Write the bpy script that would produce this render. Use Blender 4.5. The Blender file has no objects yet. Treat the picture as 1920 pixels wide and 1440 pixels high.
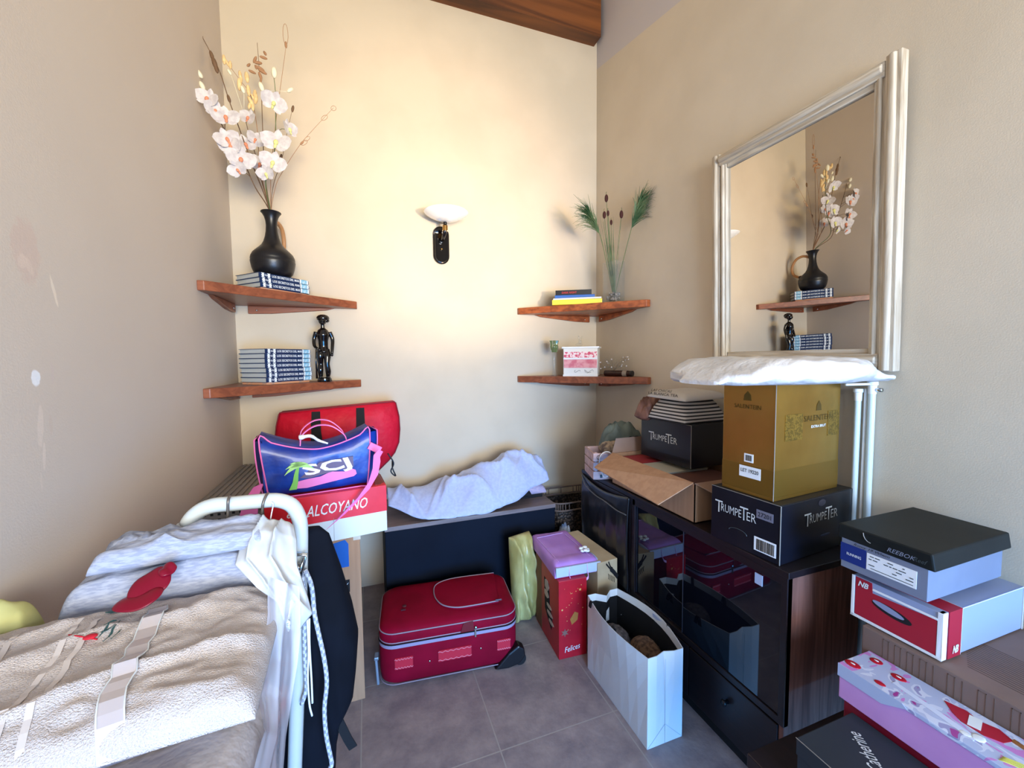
import bpy, bmesh, math, random
from mathutils import Vector, Matrix, noise
random.seed(7)
S = bpy.context.scene; COL = S.collection
PI = math.pi
# ------------------------------------------------------------------ materials
def lin(c):
    o = []
    for v in c:
        v /= 255.0
        o.append(v/12.92 if v <= .04045 else ((v+.055)/1.055)**2.4)
    return (*o, 1)
class NT:
    def __init__(s, name):
        s.m = bpy.data.materials.new(name); s.m.use_nodes = True
        s.t = s.m.node_tree; s.b = s.t.nodes['Principled BSDF']
    def n(s, typ, ins=None, **kw):
        x = s.t.nodes.new(typ)
        for k, v in kw.items(): setattr(x, k, v)
        for k, v in (ins or {}).items():
            if isinstance(v, bpy.types.NodeSocket): s.t.links.new(v, x.inputs[k])
            else: x.inputs[k].default_value = v
        return x
    def l(s, a, b): s.t.links.new(a, b)
    def coord(s, scale=(1,1,1), kind='Object', loc=(0,0,0)):
        c = s.n('ShaderNodeTexCoord')
        return s.n('ShaderNodeMapping', {'Vector': c.outputs[kind], 'Scale': scale, 'Location': loc}).outputs[0]
    def mix(s, f, a, b):
        x = s.n('ShaderNodeMix', data_type='RGBA')
        for k, v in ((0, f), (6, a), (7, b)):
            if isinstance(v, bpy.types.NodeSocket): s.l(v, x.inputs[k])
            else: x.inputs[k].default_value = v
        return x.outputs[2]
    def ramp(s, f, a, b):
        return s.n('ShaderNodeMapRange', {0: f, 1: a, 2: b}).outputs[0]
    def bump(s, h, st, dist=.002):
        x = s.n('ShaderNodeBump', {'Height': h, 'Strength': st, 'Distance': dist}); s.l(x.outputs[0], s.b.inputs['Normal'])
def mat(name, c, r=.6, metal=0, c2=None, sc=(8,8,8), lo=.4, hi=.6, detail=4, bump=0, bsc=80, bd=.002, coat=0, trans=0, alpha=1, sheen=0, ior=1.45, spec=.5, sss=0, emit=0, kind='Object'):
    N = NT(name); b = N.b
    b.inputs['Base Color'].default_value = lin(c)
    b.inputs['Roughness'].default_value = r; b.inputs['Metallic'].default_value = metal
    b.inputs['Coat Weight'].default_value = coat; b.inputs['Transmission Weight'].default_value = trans
    b.inputs['Alpha'].default_value = alpha; b.inputs['Sheen Weight'].default_value = sheen
    b.inputs['IOR'].default_value = ior; b.inputs['Specular IOR Level'].default_value = spec
    if c2 is not None:
        v = N.coord(sc, kind); t = N.n('ShaderNodeTexNoise', {'Vector': v, 'Scale': 1.0, 'Detail': detail})
        N.l(N.mix(N.ramp(t.outputs[0], lo, hi), lin(c), lin(c2)), b.inputs['Base Color'])
    if bump:
        v = N.coord((bsc,)*3, kind); t = N.n('ShaderNodeTexNoise', {'Vector': v, 'Scale': 1.0, 'Detail': 3.0})
        N.bump(t.outputs[0], bump, bd)
    return N.m
def wood(name, a, b, axis=0, r=.45, sc=22, bump=.15, coat=0):
    N = NT(name); s = [sc, sc, sc]; s[axis] = sc*.07
    v = N.coord(s); t = N.n('ShaderNodeTexNoise', {'Vector': v, 'Scale': 1.0, 'Detail': 6.0, 'Distortion': 1.2})
    N.l(N.mix(N.ramp(t.outputs[0], .35, .66), lin(a), lin(b)), N.b.inputs['Base Color'])
    N.b.inputs['Roughness'].default_value = r; N.b.inputs['Coat Weight'].default_value = coat
    N.bump(t.outputs[0], bump, .002); return N.m
M = {}
M['wall'] = mat('wall_paint', (204,190,168), .85, c2=(199,185,163), sc=(3,3,3), bump=.25, bsc=240, bd=.0015)
M['wall_white'] = mat('white_paint', (190,182,180), .85, bump=.25, bsc=200, bd=.0015)
M['ceil'] = mat('ceiling_paint', (205,195,185), .9)
M['beam'] = wood('beam_wood', (126,72,30), (70,36,14), 0, .5, 9)
M['shelf'] = wood('shelf_wood', (150,84,54), (116,60,38), 0, .38, 26)
M['shelf_burl'] = mat('burl_wood', (172,92,50), .38, c2=(126,64,36), sc=(22,22,40), lo=.38, hi=.62, detail=6, bump=.1)
M['cab'] = wood('dark_veneer', (124,84,72), (92,60,52), 2, .7, 40); M['cab'].node_tree.nodes['Principled BSDF'].inputs['Specular IOR Level'].default_value = .15
M['cab_dark'] = wood('dark_veneer_front', (30,20,24), (20,13,18), 1, .4, 40)
M['black'] = mat('black_plastic', (16,16,20), .35)
M['blackmat'] = mat('black_matte', (14,14,18), .8)
M['white'] = mat('white_plain', (232,234,236), .6)
M['ceramic'] = mat('black_ceramic', (18,18,21), .34, c2=(24,23,26), sc=(60,60,60), bump=.08, bsc=120)
M['tan'] = mat('tan_handle', (176,128,84), .5)
M['gold'] = mat('gold_card', (182,142,66), .3, metal=.85, c2=(168,128,56), sc=(4,4,4), bump=.1, bsc=30)
M['chrome'] = mat('chrome', (190,190,190), .12, metal=1)
M['brass'] = mat('brass', (190,150,90), .2, metal=1)
M['card'] = mat('cardboard', (176,136,104), .85, c2=(166,126,96), sc=(40,40,3), bump=.1, bsc=60)
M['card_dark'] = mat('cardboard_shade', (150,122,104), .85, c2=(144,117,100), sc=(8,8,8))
M['paper'] = mat('page_paper', (196,198,192), .8, c2=(150,152,148), sc=(3,3,420), lo=.35, hi=.65)
def text(parent, s, loc, xd, up, size, m, name='lettering', width=None, shear=0, off=0, z=.0008, sx=1, label=None):
    """Lettering as a thin mesh; loc is its centre in the world, xd reads along the line, up points up."""
    cu = bpy.data.curves.new('t', 'FONT'); cu.body = s; cu.size = 1; cu.shear = shear; cu.offset = off
    cu.align_x = 'CENTER'; cu.align_y = 'CENTER'; cu.resolution_u = 2
    ob = bpy.data.objects.new('t', cu); COL.objects.link(ob); bpy.context.view_layer.update()
    me = bpy.data.meshes.new_from_object(ob.evaluated_get(bpy.context.evaluated_depsgraph_get()))
    bpy.data.objects.remove(ob)
    xs = [v.co.x for v in me.vertices]; ys = [v.co.y for v in me.vertices]
    cx, cy, w, h = (min(xs)+max(xs))/2, (min(ys)+max(ys))/2, max(xs)-min(xs), max(ys)-min(ys)
    ky = size/h; kx = (width/w) if width else ky*sx
    X = Vector(xd).normalized(); U = Vector(up); U = (U-X*U.dot(X)).normalized(); Nn = X.cross(U)
    inv = parent.matrix_world.inverted() if parent else Matrix()
    for v in me.vertices:
        v.co = inv @ (Vector(loc)+X*((v.co.x-cx)*kx)+U*((v.co.y-cy)*ky)+Nn*z)
    me.materials.clear(); me.materials.append(m)
    o = bpy.data.objects.new(name, me); COL.objects.link(o); o.parent = parent
    if label: o['label'] = label
    return o
# ------------------------------------------------------------------ mesh building
def rot2(x, y, a): return (x*math.cos(a)-y*math.sin(a), x*math.sin(a)+y*math.cos(a))
class MB:
    def __init__(s): s.v = []; s.f = []; s.mi = []; s.cur = 0
    def add(s, vs, fs):
        k = len(s.v); s.v += [Vector(p) for p in vs]; s.f += [tuple(i+k for i in f) for f in fs]; s.mi += [s.cur]*len(fs); return s
    def box(s, c, d, rz=0, ry=0, rx=0):
        R = Matrix.Rotation(rz,3,'Z') @ Matrix.Rotation(ry,3,'Y') @ Matrix.Rotation(rx,3,'X')
        vs = [Vector(c)+R@Vector((sx*d[0]/2, sy*d[1]/2, sz*d[2]/2)) for sx in (-1,1) for sy in (-1,1) for sz in (-1,1)]
        return s.add(vs, [(0,1,3,2),(4,6,7,5),(0,4,5,1),(2,3,7,6),(0,2,6,4),(1,5,7,3)])
    def b2(s, a, b):
        return s.box([(a[i]+b[i])/2 for i in range(3)], [abs(b[i]-a[i]) for i in range(3)])
    def quadbox(s, pts, off):
        """closed slab from a polygon pts extruded by the vector off"""
        n = len(pts); o = Vector(off)
        vs = [Vector(p) for p in pts]+[Vector(p)+o for p in pts]
        return s.add(vs, [tuple(range(n))[::-1], tuple(range(n, 2*n))]+[(i,(i+1)%n,n+(i+1)%n,n+i) for i in range(n)])
    def tube(s, pts, r, n=8, cap=True, closed=False):
        P = [Vector(p) for p in pts]; L = len(P)
        rr = r if isinstance(r, (list, tuple)) else [r]*L
        vs = []; up = None
        for i, p in enumerate(P):
            if closed: t = P[(i+1)%L]-P[i-1]
            else: t = P[min(i+1,L-1)]-P[max(i-1,0)]
            t = t.normalized() if t.length > 1e-9 else Vector((0,0,1))
            if up is None:
                up = Vector((0,0,1)) if abs(t.z) < .9 else Vector((1,0,0))
            a = t.cross(up)
            if a.length < 1e-6: a = t.orthogonal()
            a.normalize(); up = a.cross(t).normalized()
            for k in range(n):
                q = 2*PI*k/n; vs.append(p+(a*math.cos(q)+up*math.sin(q))*rr[i])
        fs = [(i*n+k, i*n+(k+1)%n, ((i+1)%L)*n+(k+1)%n, ((i+1)%L)*n+k) for i in range(L if closed else L-1) for k in range(n)]
        if cap and not closed: fs += [tuple(range(n))[::-1], tuple(range((L-1)*n, L*n))]
        return s.add(vs, fs)
    def lathe(s, prof, c=(0,0,0), n=32, capb=True, capt=False):
        vs = [(c[0]+r*math.cos(2*PI*k/n), c[1]+r*math.sin(2*PI*k/n), c[2]+z) for r, z in prof for k in range(n)]; L = len(prof)
        fs = [(i*n+k, i*n+(k+1)%n, (i+1)*n+(k+1)%n, (i+1)*n+k) for i in range(L-1) for k in range(n)]
        if capb: fs.append(tuple(range(n))[::-1])
        if capt: fs.append(tuple(range((L-1)*n, L*n)))
        return s.add(vs, fs)
    def grid(s, fn, nu, nv, closeu=False):
        vs = [fn(i/nu, j/nv) for j in range(nv+1) for i in range(nu if closeu else nu+1)]
        w = nu if closeu else nu+1
        fs = [(j*w+i, j*w+(i+1)%w, (j+1)*w+(i+1)%w, (j+1)*w+i) for j in range(nv) for i in range(nu)]
        return s.add(vs, fs)
    def ribbon(s, pts, wv, th=.002):
        """band along pts, wv = half-width vector(s)"""
        for k in (0,):
            P = [Vector(p) for p in pts]; W = [Vector(w) for w in wv] if isinstance(wv, list) else [Vector(wv)]*len(P)
            vs = []
            for i, p in enumerate(P):
                t = P[min(i+1,len(P)-1)]-P[max(i-1,0)]; nn = t.cross(W[i]); nn = nn.normalized()*th/2 if nn.length > 1e-9 else Vector((0,0,th/2))
                vs += [p-W[i]-nn, p+W[i]-nn, p+W[i]+nn, p-W[i]+nn]
            L = len(P)
            fs = [(i*4+a, i*4+(a+1)%4, (i+1)*4+(a+1)%4, (i+1)*4+a) for i in range(L-1) for a in range(4)]
            fs += [(3,2,1,0), tuple(range((L-1)*4, L*4))]
            s.add(vs, fs)
        return s
    def ell(s, c, r, n=10, m=7, R=None):
        vs = []
        for j in range(m+1):
            t = PI*j/m
            for k in range(n):
                q = 2*PI*k/n; p = Vector((r[0]*math.sin(t)*math.cos(q), r[1]*math.sin(t)*math.sin(q), r[2]*math.cos(t)))
                if R: p = R@p
                vs.append(Vector(c)+p)
        return s.add(vs, [(j*n+k, (j+1)*n+k, (j+1)*n+(k+1)%n, j*n+(k+1)%n) for j in range(m) for k in range(n)])
    def slab(s, q, th, nu=40, nv=30, e=5, fn=None, both=True, base=.0):
        """cushion on four corner points q (00,10,11,01): height th above them, softened edges; fn(u,v)->extra height factor"""
        q = [Vector(p) for p in q]; nrm = ((q[1]-q[0]).cross(q[3]-q[0])).normalized()
        def B(u, v): return q[0]*(1-u)*(1-v)+q[1]*u*(1-v)+q[2]*u*v+q[3]*(1-u)*v
        def H(u, v):
            a = max(0, 1-abs(2*u-1)**e)**(1/2.2); b = max(0, 1-abs(2*v-1)**e)**(1/2.2); return a*b
        def top(u, v):
            # cluster samples to the border
            u = .5-.5*math.cos(PI*u); v = .5-.5*math.cos(PI*v)
            h = H(u, v); k = fn(u, v) if fn else 0
            return B(u, v)+nrm*(th*h*(1+k))
        def bot(u, v):
            u = .5-.5*math.cos(PI*u); v = .5-.5*math.cos(PI*v)
            return B(u, v)-nrm*(th*base*H(u, v))
        s.grid(top, nu, nv); s.grid(lambda u, v: bot(1-u, v), nu, nv); return s
def mesh(name, mb, m, smooth=False, inv=None):
    me = bpy.data.meshes.new(name)
    me.from_pydata([inv@v for v in mb.v] if inv else mb.v, [], mb.f)
    ms = m if isinstance(m, (list, tuple)) else [m]
    for x in ms: me.materials.append(M[x] if isinstance(x, str) else x)
    if len(ms) > 1: me.polygons.foreach_set('material_index', mb.mi)
    bm = bmesh.new(); bm.from_mesh(me); bmesh.ops.remove_doubles(bm, verts=bm.verts, dist=1e-6)
    bmesh.ops.recalc_face_normals(bm, faces=bm.faces); bm.to_mesh(me); bm.free()
    if smooth:
        me.shade_smooth()
        if smooth is not True: me.set_sharp_from_angle(angle=math.radians(smooth))
    return me
def tag(o, label=None, cat=None, group=None, kind=None):
    for k, v in (('label', label), ('category', cat), ('group', group), ('kind', kind)):
        if v: o[k] = v
    return o
def thing(name, label, cat, loc, rz=0, group=None):
    o = bpy.data.objects.new(name, None); COL.objects.link(o); o.empty_display_size = .05
    o.location = loc; o.rotation_euler = (0,0,rz)
    o.matrix_world = Matrix.Translation(loc) @ Matrix.Rotation(rz,4,'Z')
    return tag(o, label, cat, group)
def part(name, mb, m, parent, smooth=False, bevel=0, label=None, world=False, seg=2):
    """a part; its mesh is in the parent's own frame, or given in the world when world is set"""
    inv = parent.matrix_world.inverted() if world else None
    o = bpy.data.objects.new(name, mesh(name, mb, m, smooth, inv)); COL.objects.link(o); o.parent = parent
    if bevel: b = o.modifiers.new('bevel', 'BEVEL'); b.width = bevel; b.segments = seg; b.limit_method = 'ANGLE'
    if label: o['label'] = label
    return o
def sub(name, mb, m, par, smooth=False, bevel=0, label=None):
    """a sub-part: par sits at its own parent's origin, so the same frame holds"""
    o = bpy.data.objects.new(name, mesh(name, mb, m, smooth)); COL.objects.link(o); o.parent = par
    if bevel: b = o.modifiers.new('bevel', 'BEVEL'); b.width = bevel; b.segments = 2; b.limit_method = 'ANGLE'
    if label: o['label'] = label
    return o
def single(name, mb, m, label, cat, loc, smooth=False, bevel=0, group=None, kind=None, rz=0, world=True):
    MW = Matrix.Translation(loc) @ Matrix.Rotation(rz,4,'Z')
    o = bpy.data.objects.new(name, mesh(name, mb, m, smooth, MW.inverted() if world else None)); COL.objects.link(o)
    o.location = loc; o.rotation_euler = (0,0,rz); o.matrix_world = MW
    if bevel: b = o.modifiers.new('bevel', 'BEVEL'); b.width = bevel; b.segments = 2; b.limit_method = 'ANGLE'
    return tag(o, label, cat, group, kind)
def struct(name, mb, m, bevel=0):
    return single(name, mb, m, None, None, (0,0,0), kind='structure', bevel=bevel)
def dup(root):
    r = root.copy(); COL.objects.link(r)
    for ch in root.children:
        c = ch.copy(); COL.objects.link(c); c.parent = r
        for g in ch.children:
            d = g.copy(); COL.objects.link(d); d.parent = c
    return r
def nz(x, y, z=0, s=1): return noise.noise(Vector((x*s, y*s, z)))
def fold(x, y, s=1, z=0): return 1-2*abs(noise.noise(Vector((x*s, y*s, z))))
def sm(pts, n=6):
    """smooth curve through points"""
    P = [Vector(p) for p in pts]; P = [2*P[0]-P[1]]+P+[2*P[-1]-P[-2]]; o = []
    for i in range(1, len(P)-2):
        for k in range(n):
            t = k/n; a, b, c, d = P[i-1:i+3]
            o.append(.5*((2*b)+(c-a)*t+(2*a-5*b+4*c-d)*t*t+(3*b-a-3*c+d)*t**3))
    return o+[P[-2]]
# ------------------------------------------------------------------ the room
XL, XR, YB = -.71, 1.708, 2.8
N = NT('floor_tiles')
v = N.coord(loc=(-.4405,-1.4045,0))
br = N.n('ShaderNodeTexBrick', {'Vector': v, 'Scale': 1.0, 'Mortar Size': .003, 'Mortar Smooth': .3, 'Brick Width': .5035, 'Row Height': .5035,
     'Color1': lin((136,124,124)), 'Color2': lin((142,128,126)), 'Mortar': lin((160,150,144))}, offset=0.0, squash=1.0)
n1 = N.n('ShaderNodeTexNoise', {'Vector': N.coord(), 'Scale': 7.0, 'Detail': 8.0, 'Roughness': .65})
n2 = N.n('ShaderNodeTexNoise', {'Vector': N.coord(), 'Scale': 60.0, 'Detail': 5.0})
c1 = N.mix(N.ramp(n1.outputs[0], .38, .66), lin((112,102,108)), lin((172,156,150)))
x = N.n('ShaderNodeMix', data_type='RGBA', blend_type='MIX'); x.inputs[0].default_value = .55
N.l(br.outputs['Color'], x.inputs[6]); N.l(c1, x.inputs[7])
c2 = N.mix(br.outputs['Fac'], x.outputs[2], lin((158,150,144)))
N.l(c2, N.b.inputs['Base Color']); N.b.inputs['Roughness'].default_value = .5
inv = N.n('ShaderNodeMath', {0: 1.0, 1: br.outputs['Fac']}, operation='SUBTRACT')
ad = N.n('ShaderNodeMath', {0: inv.outputs[0], 1: n2.outputs[0]}, operation='MULTIPLY_ADD'); ad.inputs[1].default_value = 1; N.l(n2.outputs[0], ad.inputs[2])
N.bump(ad.outputs[0], .25, .002); M['floor'] = N.m
struct('floor', MB().b2((-.86,-2.75,-.1), (1.86,2.95,0)), 'floor')
struct('wall_back', MB().b2((-.86,YB,0), (1.86,YB+.15,4.6)), 'wall')
# left wall carries scuffs and filler marks
N = NT('scuffed_wall'); b = N.b
co = N.coord(); w1 = N.n('ShaderNodeTexNoise', {'Vector': co, 'Scale': 3.0, 'Detail': 3.0})
base = N.mix(w1.outputs[0], lin((210,197,182)), lin((204,190,175)))
def blot(cy, cz, ry, rz_, col, amt, prev, wob=.012, tilt=0):
    sp = N.n('ShaderNodeSeparateXYZ', {0: co}); wn = N.n('ShaderNodeTexNoise', {'Vector': co, 'Scale': 55.0, 'Detail': 4.0})
    def mth(op, a, b_=None, c_=None):
        k = {0: a}
        if b_ is not None: k[1] = b_
        if c_ is not None: k[2] = c_
        return N.n('ShaderNodeMath', k, operation=op).outputs[0]
    dz = mth('SUBTRACT', sp.outputs[2], cz); dy = mth('SUBTRACT', sp.outputs[1], cy)
    dy = mth('MULTIPLY_ADD', dz, tilt, dy)
    q = mth('ADD', mth('POWER', mth('ABSOLUTE', mth('DIVIDE', dy, ry)), 2.0), mth('POWER', mth('ABSOLUTE', mth('DIVIDE', dz, rz_)), 2.0))
    q = mth('MULTIPLY_ADD', wn.outputs[0], 1.6, q)
    f = mth('MULTIPLY', N.n('ShaderNodeMapRange', {0: q, 1: 1.9, 2: 1.5}).outputs[0], amt)
    return N.mix(f, prev, lin(col))
for a in [(1.229,1.728,0.0139,0.0167,(226, 212, 194),0.8,-0.2),(1.248,1.720,0.0096,0.0195,(226, 212, 194),0.7,0.3),(1.241,1.754,0.0424,0.0726,(206, 180, 166),0.5,0),(1.320,1.678,0.0055,0.0366,(232, 218, 198),0.8,0.25),(1.240,1.469,0.0145,0.0194,(236, 238, 240),1,0),(1.293,1.477,0.0053,0.0256,(206, 190, 180),0.6,0),(1.242,1.356,0.0097,0.0488,(222, 206, 190),0.7,-0.1),(1.246,1.287,0.0049,0.0368,(224, 208, 192),0.7,-0.1),(1.274,1.357,0.0069,0.0252,(206, 188, 172),0.5,0),(1.231,1.228,0.0032,0.0242,(222, 206, 190),0.5,0)]:
    base = blot(*a[:4], a[4], a[5], base, tilt=a[6])
N.l(base, b.inputs['Base Color']); b.inputs['Roughness'].default_value = .85
nb = N.n('ShaderNodeTexNoise', {'Vector': co, 'Scale': 240.0, 'Detail': 3.0}); N.bump(nb.outputs[0], .25, .0015); M['wall_left'] = N.m
struct('wall_left', MB().b2((-.86,-2.75,0), (XL,2.95,4.6)), 'wall_left')
mb = MB()
zf = lambda y: 3.674-.224*(2.8-y)
mb.quadbox([(XR,-2.75,0),(XR,2.95,0),(XR,2.95,zf(2.95)),(XR,-2.75,zf(-2.75))], (.15,0,0)); mb.cur = 1
mb.quadbox([(XR,-2.75,zf(-2.75)),(XR,2.95,zf(2.95)),(XR,2.95,4.6),(XR,-2.75,4.6)], (.15,0,0))
struct('wall_right', mb, ['wall','wall_white'])
struct('ceiling', MB().b2((-.86,-2.75,4.5), (1.86,2.95,4.6)), 'ceil')
# the wall behind the camera, with the glazed door the daylight comes through
mb = MB()
for a, c in (((-.86,0),(-.45,4.6)),((1.6,0),(1.86,4.6)),((-.45,2.5),(1.6,4.6))):
    mb.b2((a[0],-2.75,a[1]), (c[0],-2.6,c[1]))
struct('wall_front', mb, 'wall')
wf = MB()
for a, c in (((-.45,0),(-.39,2.5)),((1.54,0),(1.6,2.5)),((.545,0),(.605,2.5)),((-.45,.0),(1.6,.06)),((-.45,2.44),(1.6,2.5))):
    wf.b2((a[0],-2.72,a[1]), (c[0],-2.67,c[1]))
struct('door_1', wf, 'white', .004)
struct('trim_1', MB().b2((XL,2.7,3.833), (1.682,YB,4.15)), 'beam')
# ------------------------------------------------------------------ corner shelves
def shelf(cx, z, lx, ly, side, label, m, ends=True):
    """triangular board in a wall corner; side +1: corner on its left, -1: corner on its right"""
    t = thing('corner_shelf', label, 'shelf', (cx, YB, z), 0, 'wooden corner shelves')
    mb = MB(); T = .045; e = .028
    pts = [(0,0), (lx,0), (lx,-e), (e,-ly), (0,-ly)]
    pts = [(side*p[0], p[1]) for p in pts]
    if side < 0: pts = pts[::-1]
    mb.quadbox([(p[0],p[1],-T) for p in pts], (0,0,T)); part('board', mb, m, t, bevel=.003)
    for k in (0, 1):
        L = (lx if k == 0 else ly)-.13; b = MB()
        prof = [(.07,-T),(L,-T),(L-.05,-T-.014),(.19,-T-.042),(.07,-T-.046)]
        if k == 0: b.quadbox([(side*p[0], 0, p[1]) for p in prof], (0,-.022,0))
        else: b.quadbox([(0, -p[0], p[1]) for p in prof], (side*.022,0,0))
        br = part('bracket', b, m, t, bevel=.003)
        s = MB(); c = (side*.115,-.024,-T-.026) if k == 0 else (side*.024,-.115,-T-.026)
        s.ell(c, (.006,)*3, 8, 5); sub('screw', s, 'chrome', br, True)
    return t
shelf(XL, 1.872, .667, .565, 1, 'brown wooden corner shelf holding the black jug, upper one in the left corner', 'shelf')
shelf(XL, 1.378, .677, .565, 1, 'brown wooden corner shelf with the black figurine, lower one in the left corner', 'shelf')
shelf(XR, 1.867, .659, .645, -1, 'brown wooden corner shelf under the glass vase, upper one in the right corner', 'shelf_burl')
shelf(XR, 1.375, .664, .66, -1, 'brown wooden corner shelf with the tea box, lower one in the right corner', 'shelf')
# ------------------------------------------------------------------ sea encyclopedia volumes
M['bookcover'] = mat('navy_cover', (24,46,84), .35)
M['bookedge'] = mat('grey_board', (52,62,66), .5)
M['navy'] = mat('navy_cloth', (20,34,66), .5)
M['lblue'] = mat('light_blue_print', (112,176,206), .4, c2=(196,220,228), sc=(60,60,60))
M['wprint'] = mat('white_print', (225,230,232), .5)
def make_book(name, L, D, T, cover, pages, label, cat, group):
    t = thing(name, label, cat, (0,0,0), 0, group); c = .0022
    b = MB().box((L/2,D/2,c/2),(L,D,c)).box((L/2,D/2,T-c/2),(L,D,c)); b.grid(lambda u,v:(u*L, -.004*math.sin(PI*v), v*T), 1, 6).box((L/2,.0015,T/2),(L,.003,T-.0005))
    part('cover', b, cover, t)
    part('page_block', MB().box((L/2,D/2-.001,T/2),(L-.008,D-.008,T-2*c)), pages, t)
    return t
def sea_volume():
    t = make_book('book', .285, .2, .0252, 'bookcover', 'paper', '', 'book', 'blue sea encyclopedia volumes'); L=.285; T=.0252
    for x0, w in ((.018,.013),(.05,.013),(.232,.009),(.276,.009)):
        P = [(x0-w*(.5+.16*math.cos(4*PI*k/12)), -.0034, T*(.06+.88*k/12)) for k in range(13)]+[(x0+w*(.5+.16*math.cos(4*PI*k/12)), -.0034, T*(.06+.88*k/12)) for k in range(12,-1,-1)]
        part('spine_ornament', MB().quadbox(P, (0,-.0016,0)), 'wprint', t)
    part('spine_band', MB().box((.254,-.0042,T/2),(.034,.003,T*.86)), 'lblue', t)
    t['label'] = 'x'
    text(t, 'LOS SECRETOS DEL MAR', (.145,-.0048,T/2), (1,0,0), (0,0,1), T*.5, M['wprint'], 'title', width=.158, off=.02)
    text(t, 'N', (.034,-.0048,T/2), (1,0,0), (0,0,1), T*.42, M['wprint'], 'volume_mark', off=.01)
    return t
b0 = sea_volume(); first = True
ORD = ['topmost', 'second from the top', 'third from the top', 'fourth from the top', 'fifth from the top', 'second from the bottom', 'lowest']
def put_book(loc, rz, label):
    global first
    o = b0 if first else dup(b0); first = False
    o.location = loc; o.rotation_euler = (0,0,rz); o['label'] = label
M['salmon'] = mat('salmon_board', (206,150,118), .7, c2=(150,140,135), sc=(40,40,40), lo=.5, hi=.75)
UP = (-.497,2.425); UA = math.radians(45); LP = (-.492,2.437); LA = math.radians(49)
for P_, A_, z0, nm, lb in ((UP,UA,1.872,'board','under the three blue books and the jug'),(LP,LA,1.378,'board','under the seven blue books')):
    mb = MB().box((.14,.1,.006),(.27,.19,.0116)); mb.v = [Vector((p.x,p.y,p.z)) for p in mb.v]
    single('book', mb, 'salmon', 'thin salmon-covered book '+lb, 'book', (P_[0],P_[1],z0), rz=A_, world=False, bevel=.001)
for k in range(3):
    put_book((UP[0]-.003*k,UP[1]+.002*k,1.8845+.0254*k), UA-.008*k, 'blue sea encyclopedia volume under the black jug, '+['lowest','middle','topmost'][k]+' of the three')
for k in range(7):
    j = random.uniform(-.003,.003)
    put_book((LP[0]+j,LP[1]+j,1.3905+.0254*k), LA+random.uniform(-.01,.01), 'blue sea encyclopedia volume, '+ORD[6-k]+' in the stack of seven')
# ------------------------------------------------------------------ jug
jug = thing('jug', 'black ceramic long-necked jug with a tan handle, holding white orchids', 'jug', (-.462,2.575,1.961))
pr = [(.06,0),(.078,.004),(.094,.02),(.103,.045),(.1075,.07),(.1095,.082),(.107,.088),(.1085,.094),(.106,.108),(.098,.125),(.084,.14),(.068,.155),(.054,.17),(.043,.19),(.035,.215),(.0295,.245),(.027,.275),(.0285,.3),(.034,.322),(.042,.338),(.05,.347),(.049,.35),(.042,.343),(.03,.325),(.024,.3),(.022,.26)]
part('body', MB().lathe(pr, n=48), 'ceramic', jug, 45)
hd = sm([(.0,.03,.3),(.01,.075,.318),(.018,.125,.3),(.02,.158,.25),(.018,.165,.2),(.014,.148,.158),(.008,.105,.135),(.006,.085,.138)], 6)
part('handle', MB().tube([(p.x*1.6,p.y,p.z) for p in hd], [.011]*len(hd), 10), 'tan', jug, True, label='tan looped handle')
part('collar', MB().ell((.008,.1,.135),(.02,.022,.016)), 'ceramic', jug, True)
# ------------------------------------------------------------------ orchids and dried sprays
M['petal'] = mat('white_petal', (196,188,188), .7, c2=(214,208,206), sc=(40,40,40), spec=.1)
M['lip'] = mat('orange_lip', (222,140,104), .6); M['ylip'] = mat('yellow_lip', (226,222,140), .6)
M['stem'] = mat('brown_stem', (112,84,60), .7); M['gstem'] = mat('green_stem', (96,112,70), .6)
M['drybud'] = mat('dry_gold', (236,206,150), .7, c2=(224,186,130), sc=(60,60,60)); M['drytwig'] = mat('dry_twig', (166,124,90), .8); M['budm'] = mat('cream_bud', (232,224,196), .6)
mouth = Vector((-.462,2.575,2.29))
def petal(mb, c, R, L, W, ang, tilt, cup=.15):
    def f(u, v):
        y = v*L; w = W*math.sin(PI*min(1,(.08+.92*v)))**.6*(u-.5)*2
        p = Vector((w, y, cup*L*(v*v)-.25*abs(w)*(.6)+tilt*y)); p = Matrix.Rotation(ang,3,'Z')@p
        return Vector(c)+R@p
    mb.grid(f, 6, 6)
def orchid(parent, c, face, s, lipm, roll=0):
    R = Vector(face).to_track_quat('Z','Y').to_matrix() @ Matrix.Rotation(roll,3,'Z')
    mb = MB()
    for a, L, W in ((0,.9,.3),(2.25,.85,.3),(-2.25,.85,.3)): petal(mb, c, R, s*L, s*W, a, .08)
    cc = Vector(c)+R@Vector((0,0,.004))
    for a in (1.35,-1.35): petal(mb, cc, R, s*1.02, s*.55, a, .14)
    fl = part('flower', mb, 'petal', parent, True, world=True)
    m2 = MB(); c3 = Vector(c)+R@Vector((0,-s*.06,s*.16))
    inv = parent.matrix_world.inverted()
    m2.ell(c3, (s*.15,s*.2,s*.14), 8, 6, R); m2.ell(Vector(c)+R@Vector((0,-s*.3,s*.14)), (s*.1,s*.2,s*.05), 8, 6, R)
    m2.v = [inv@p for p in m2.v]; sub('lip', m2, lipm, fl, True)
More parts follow.
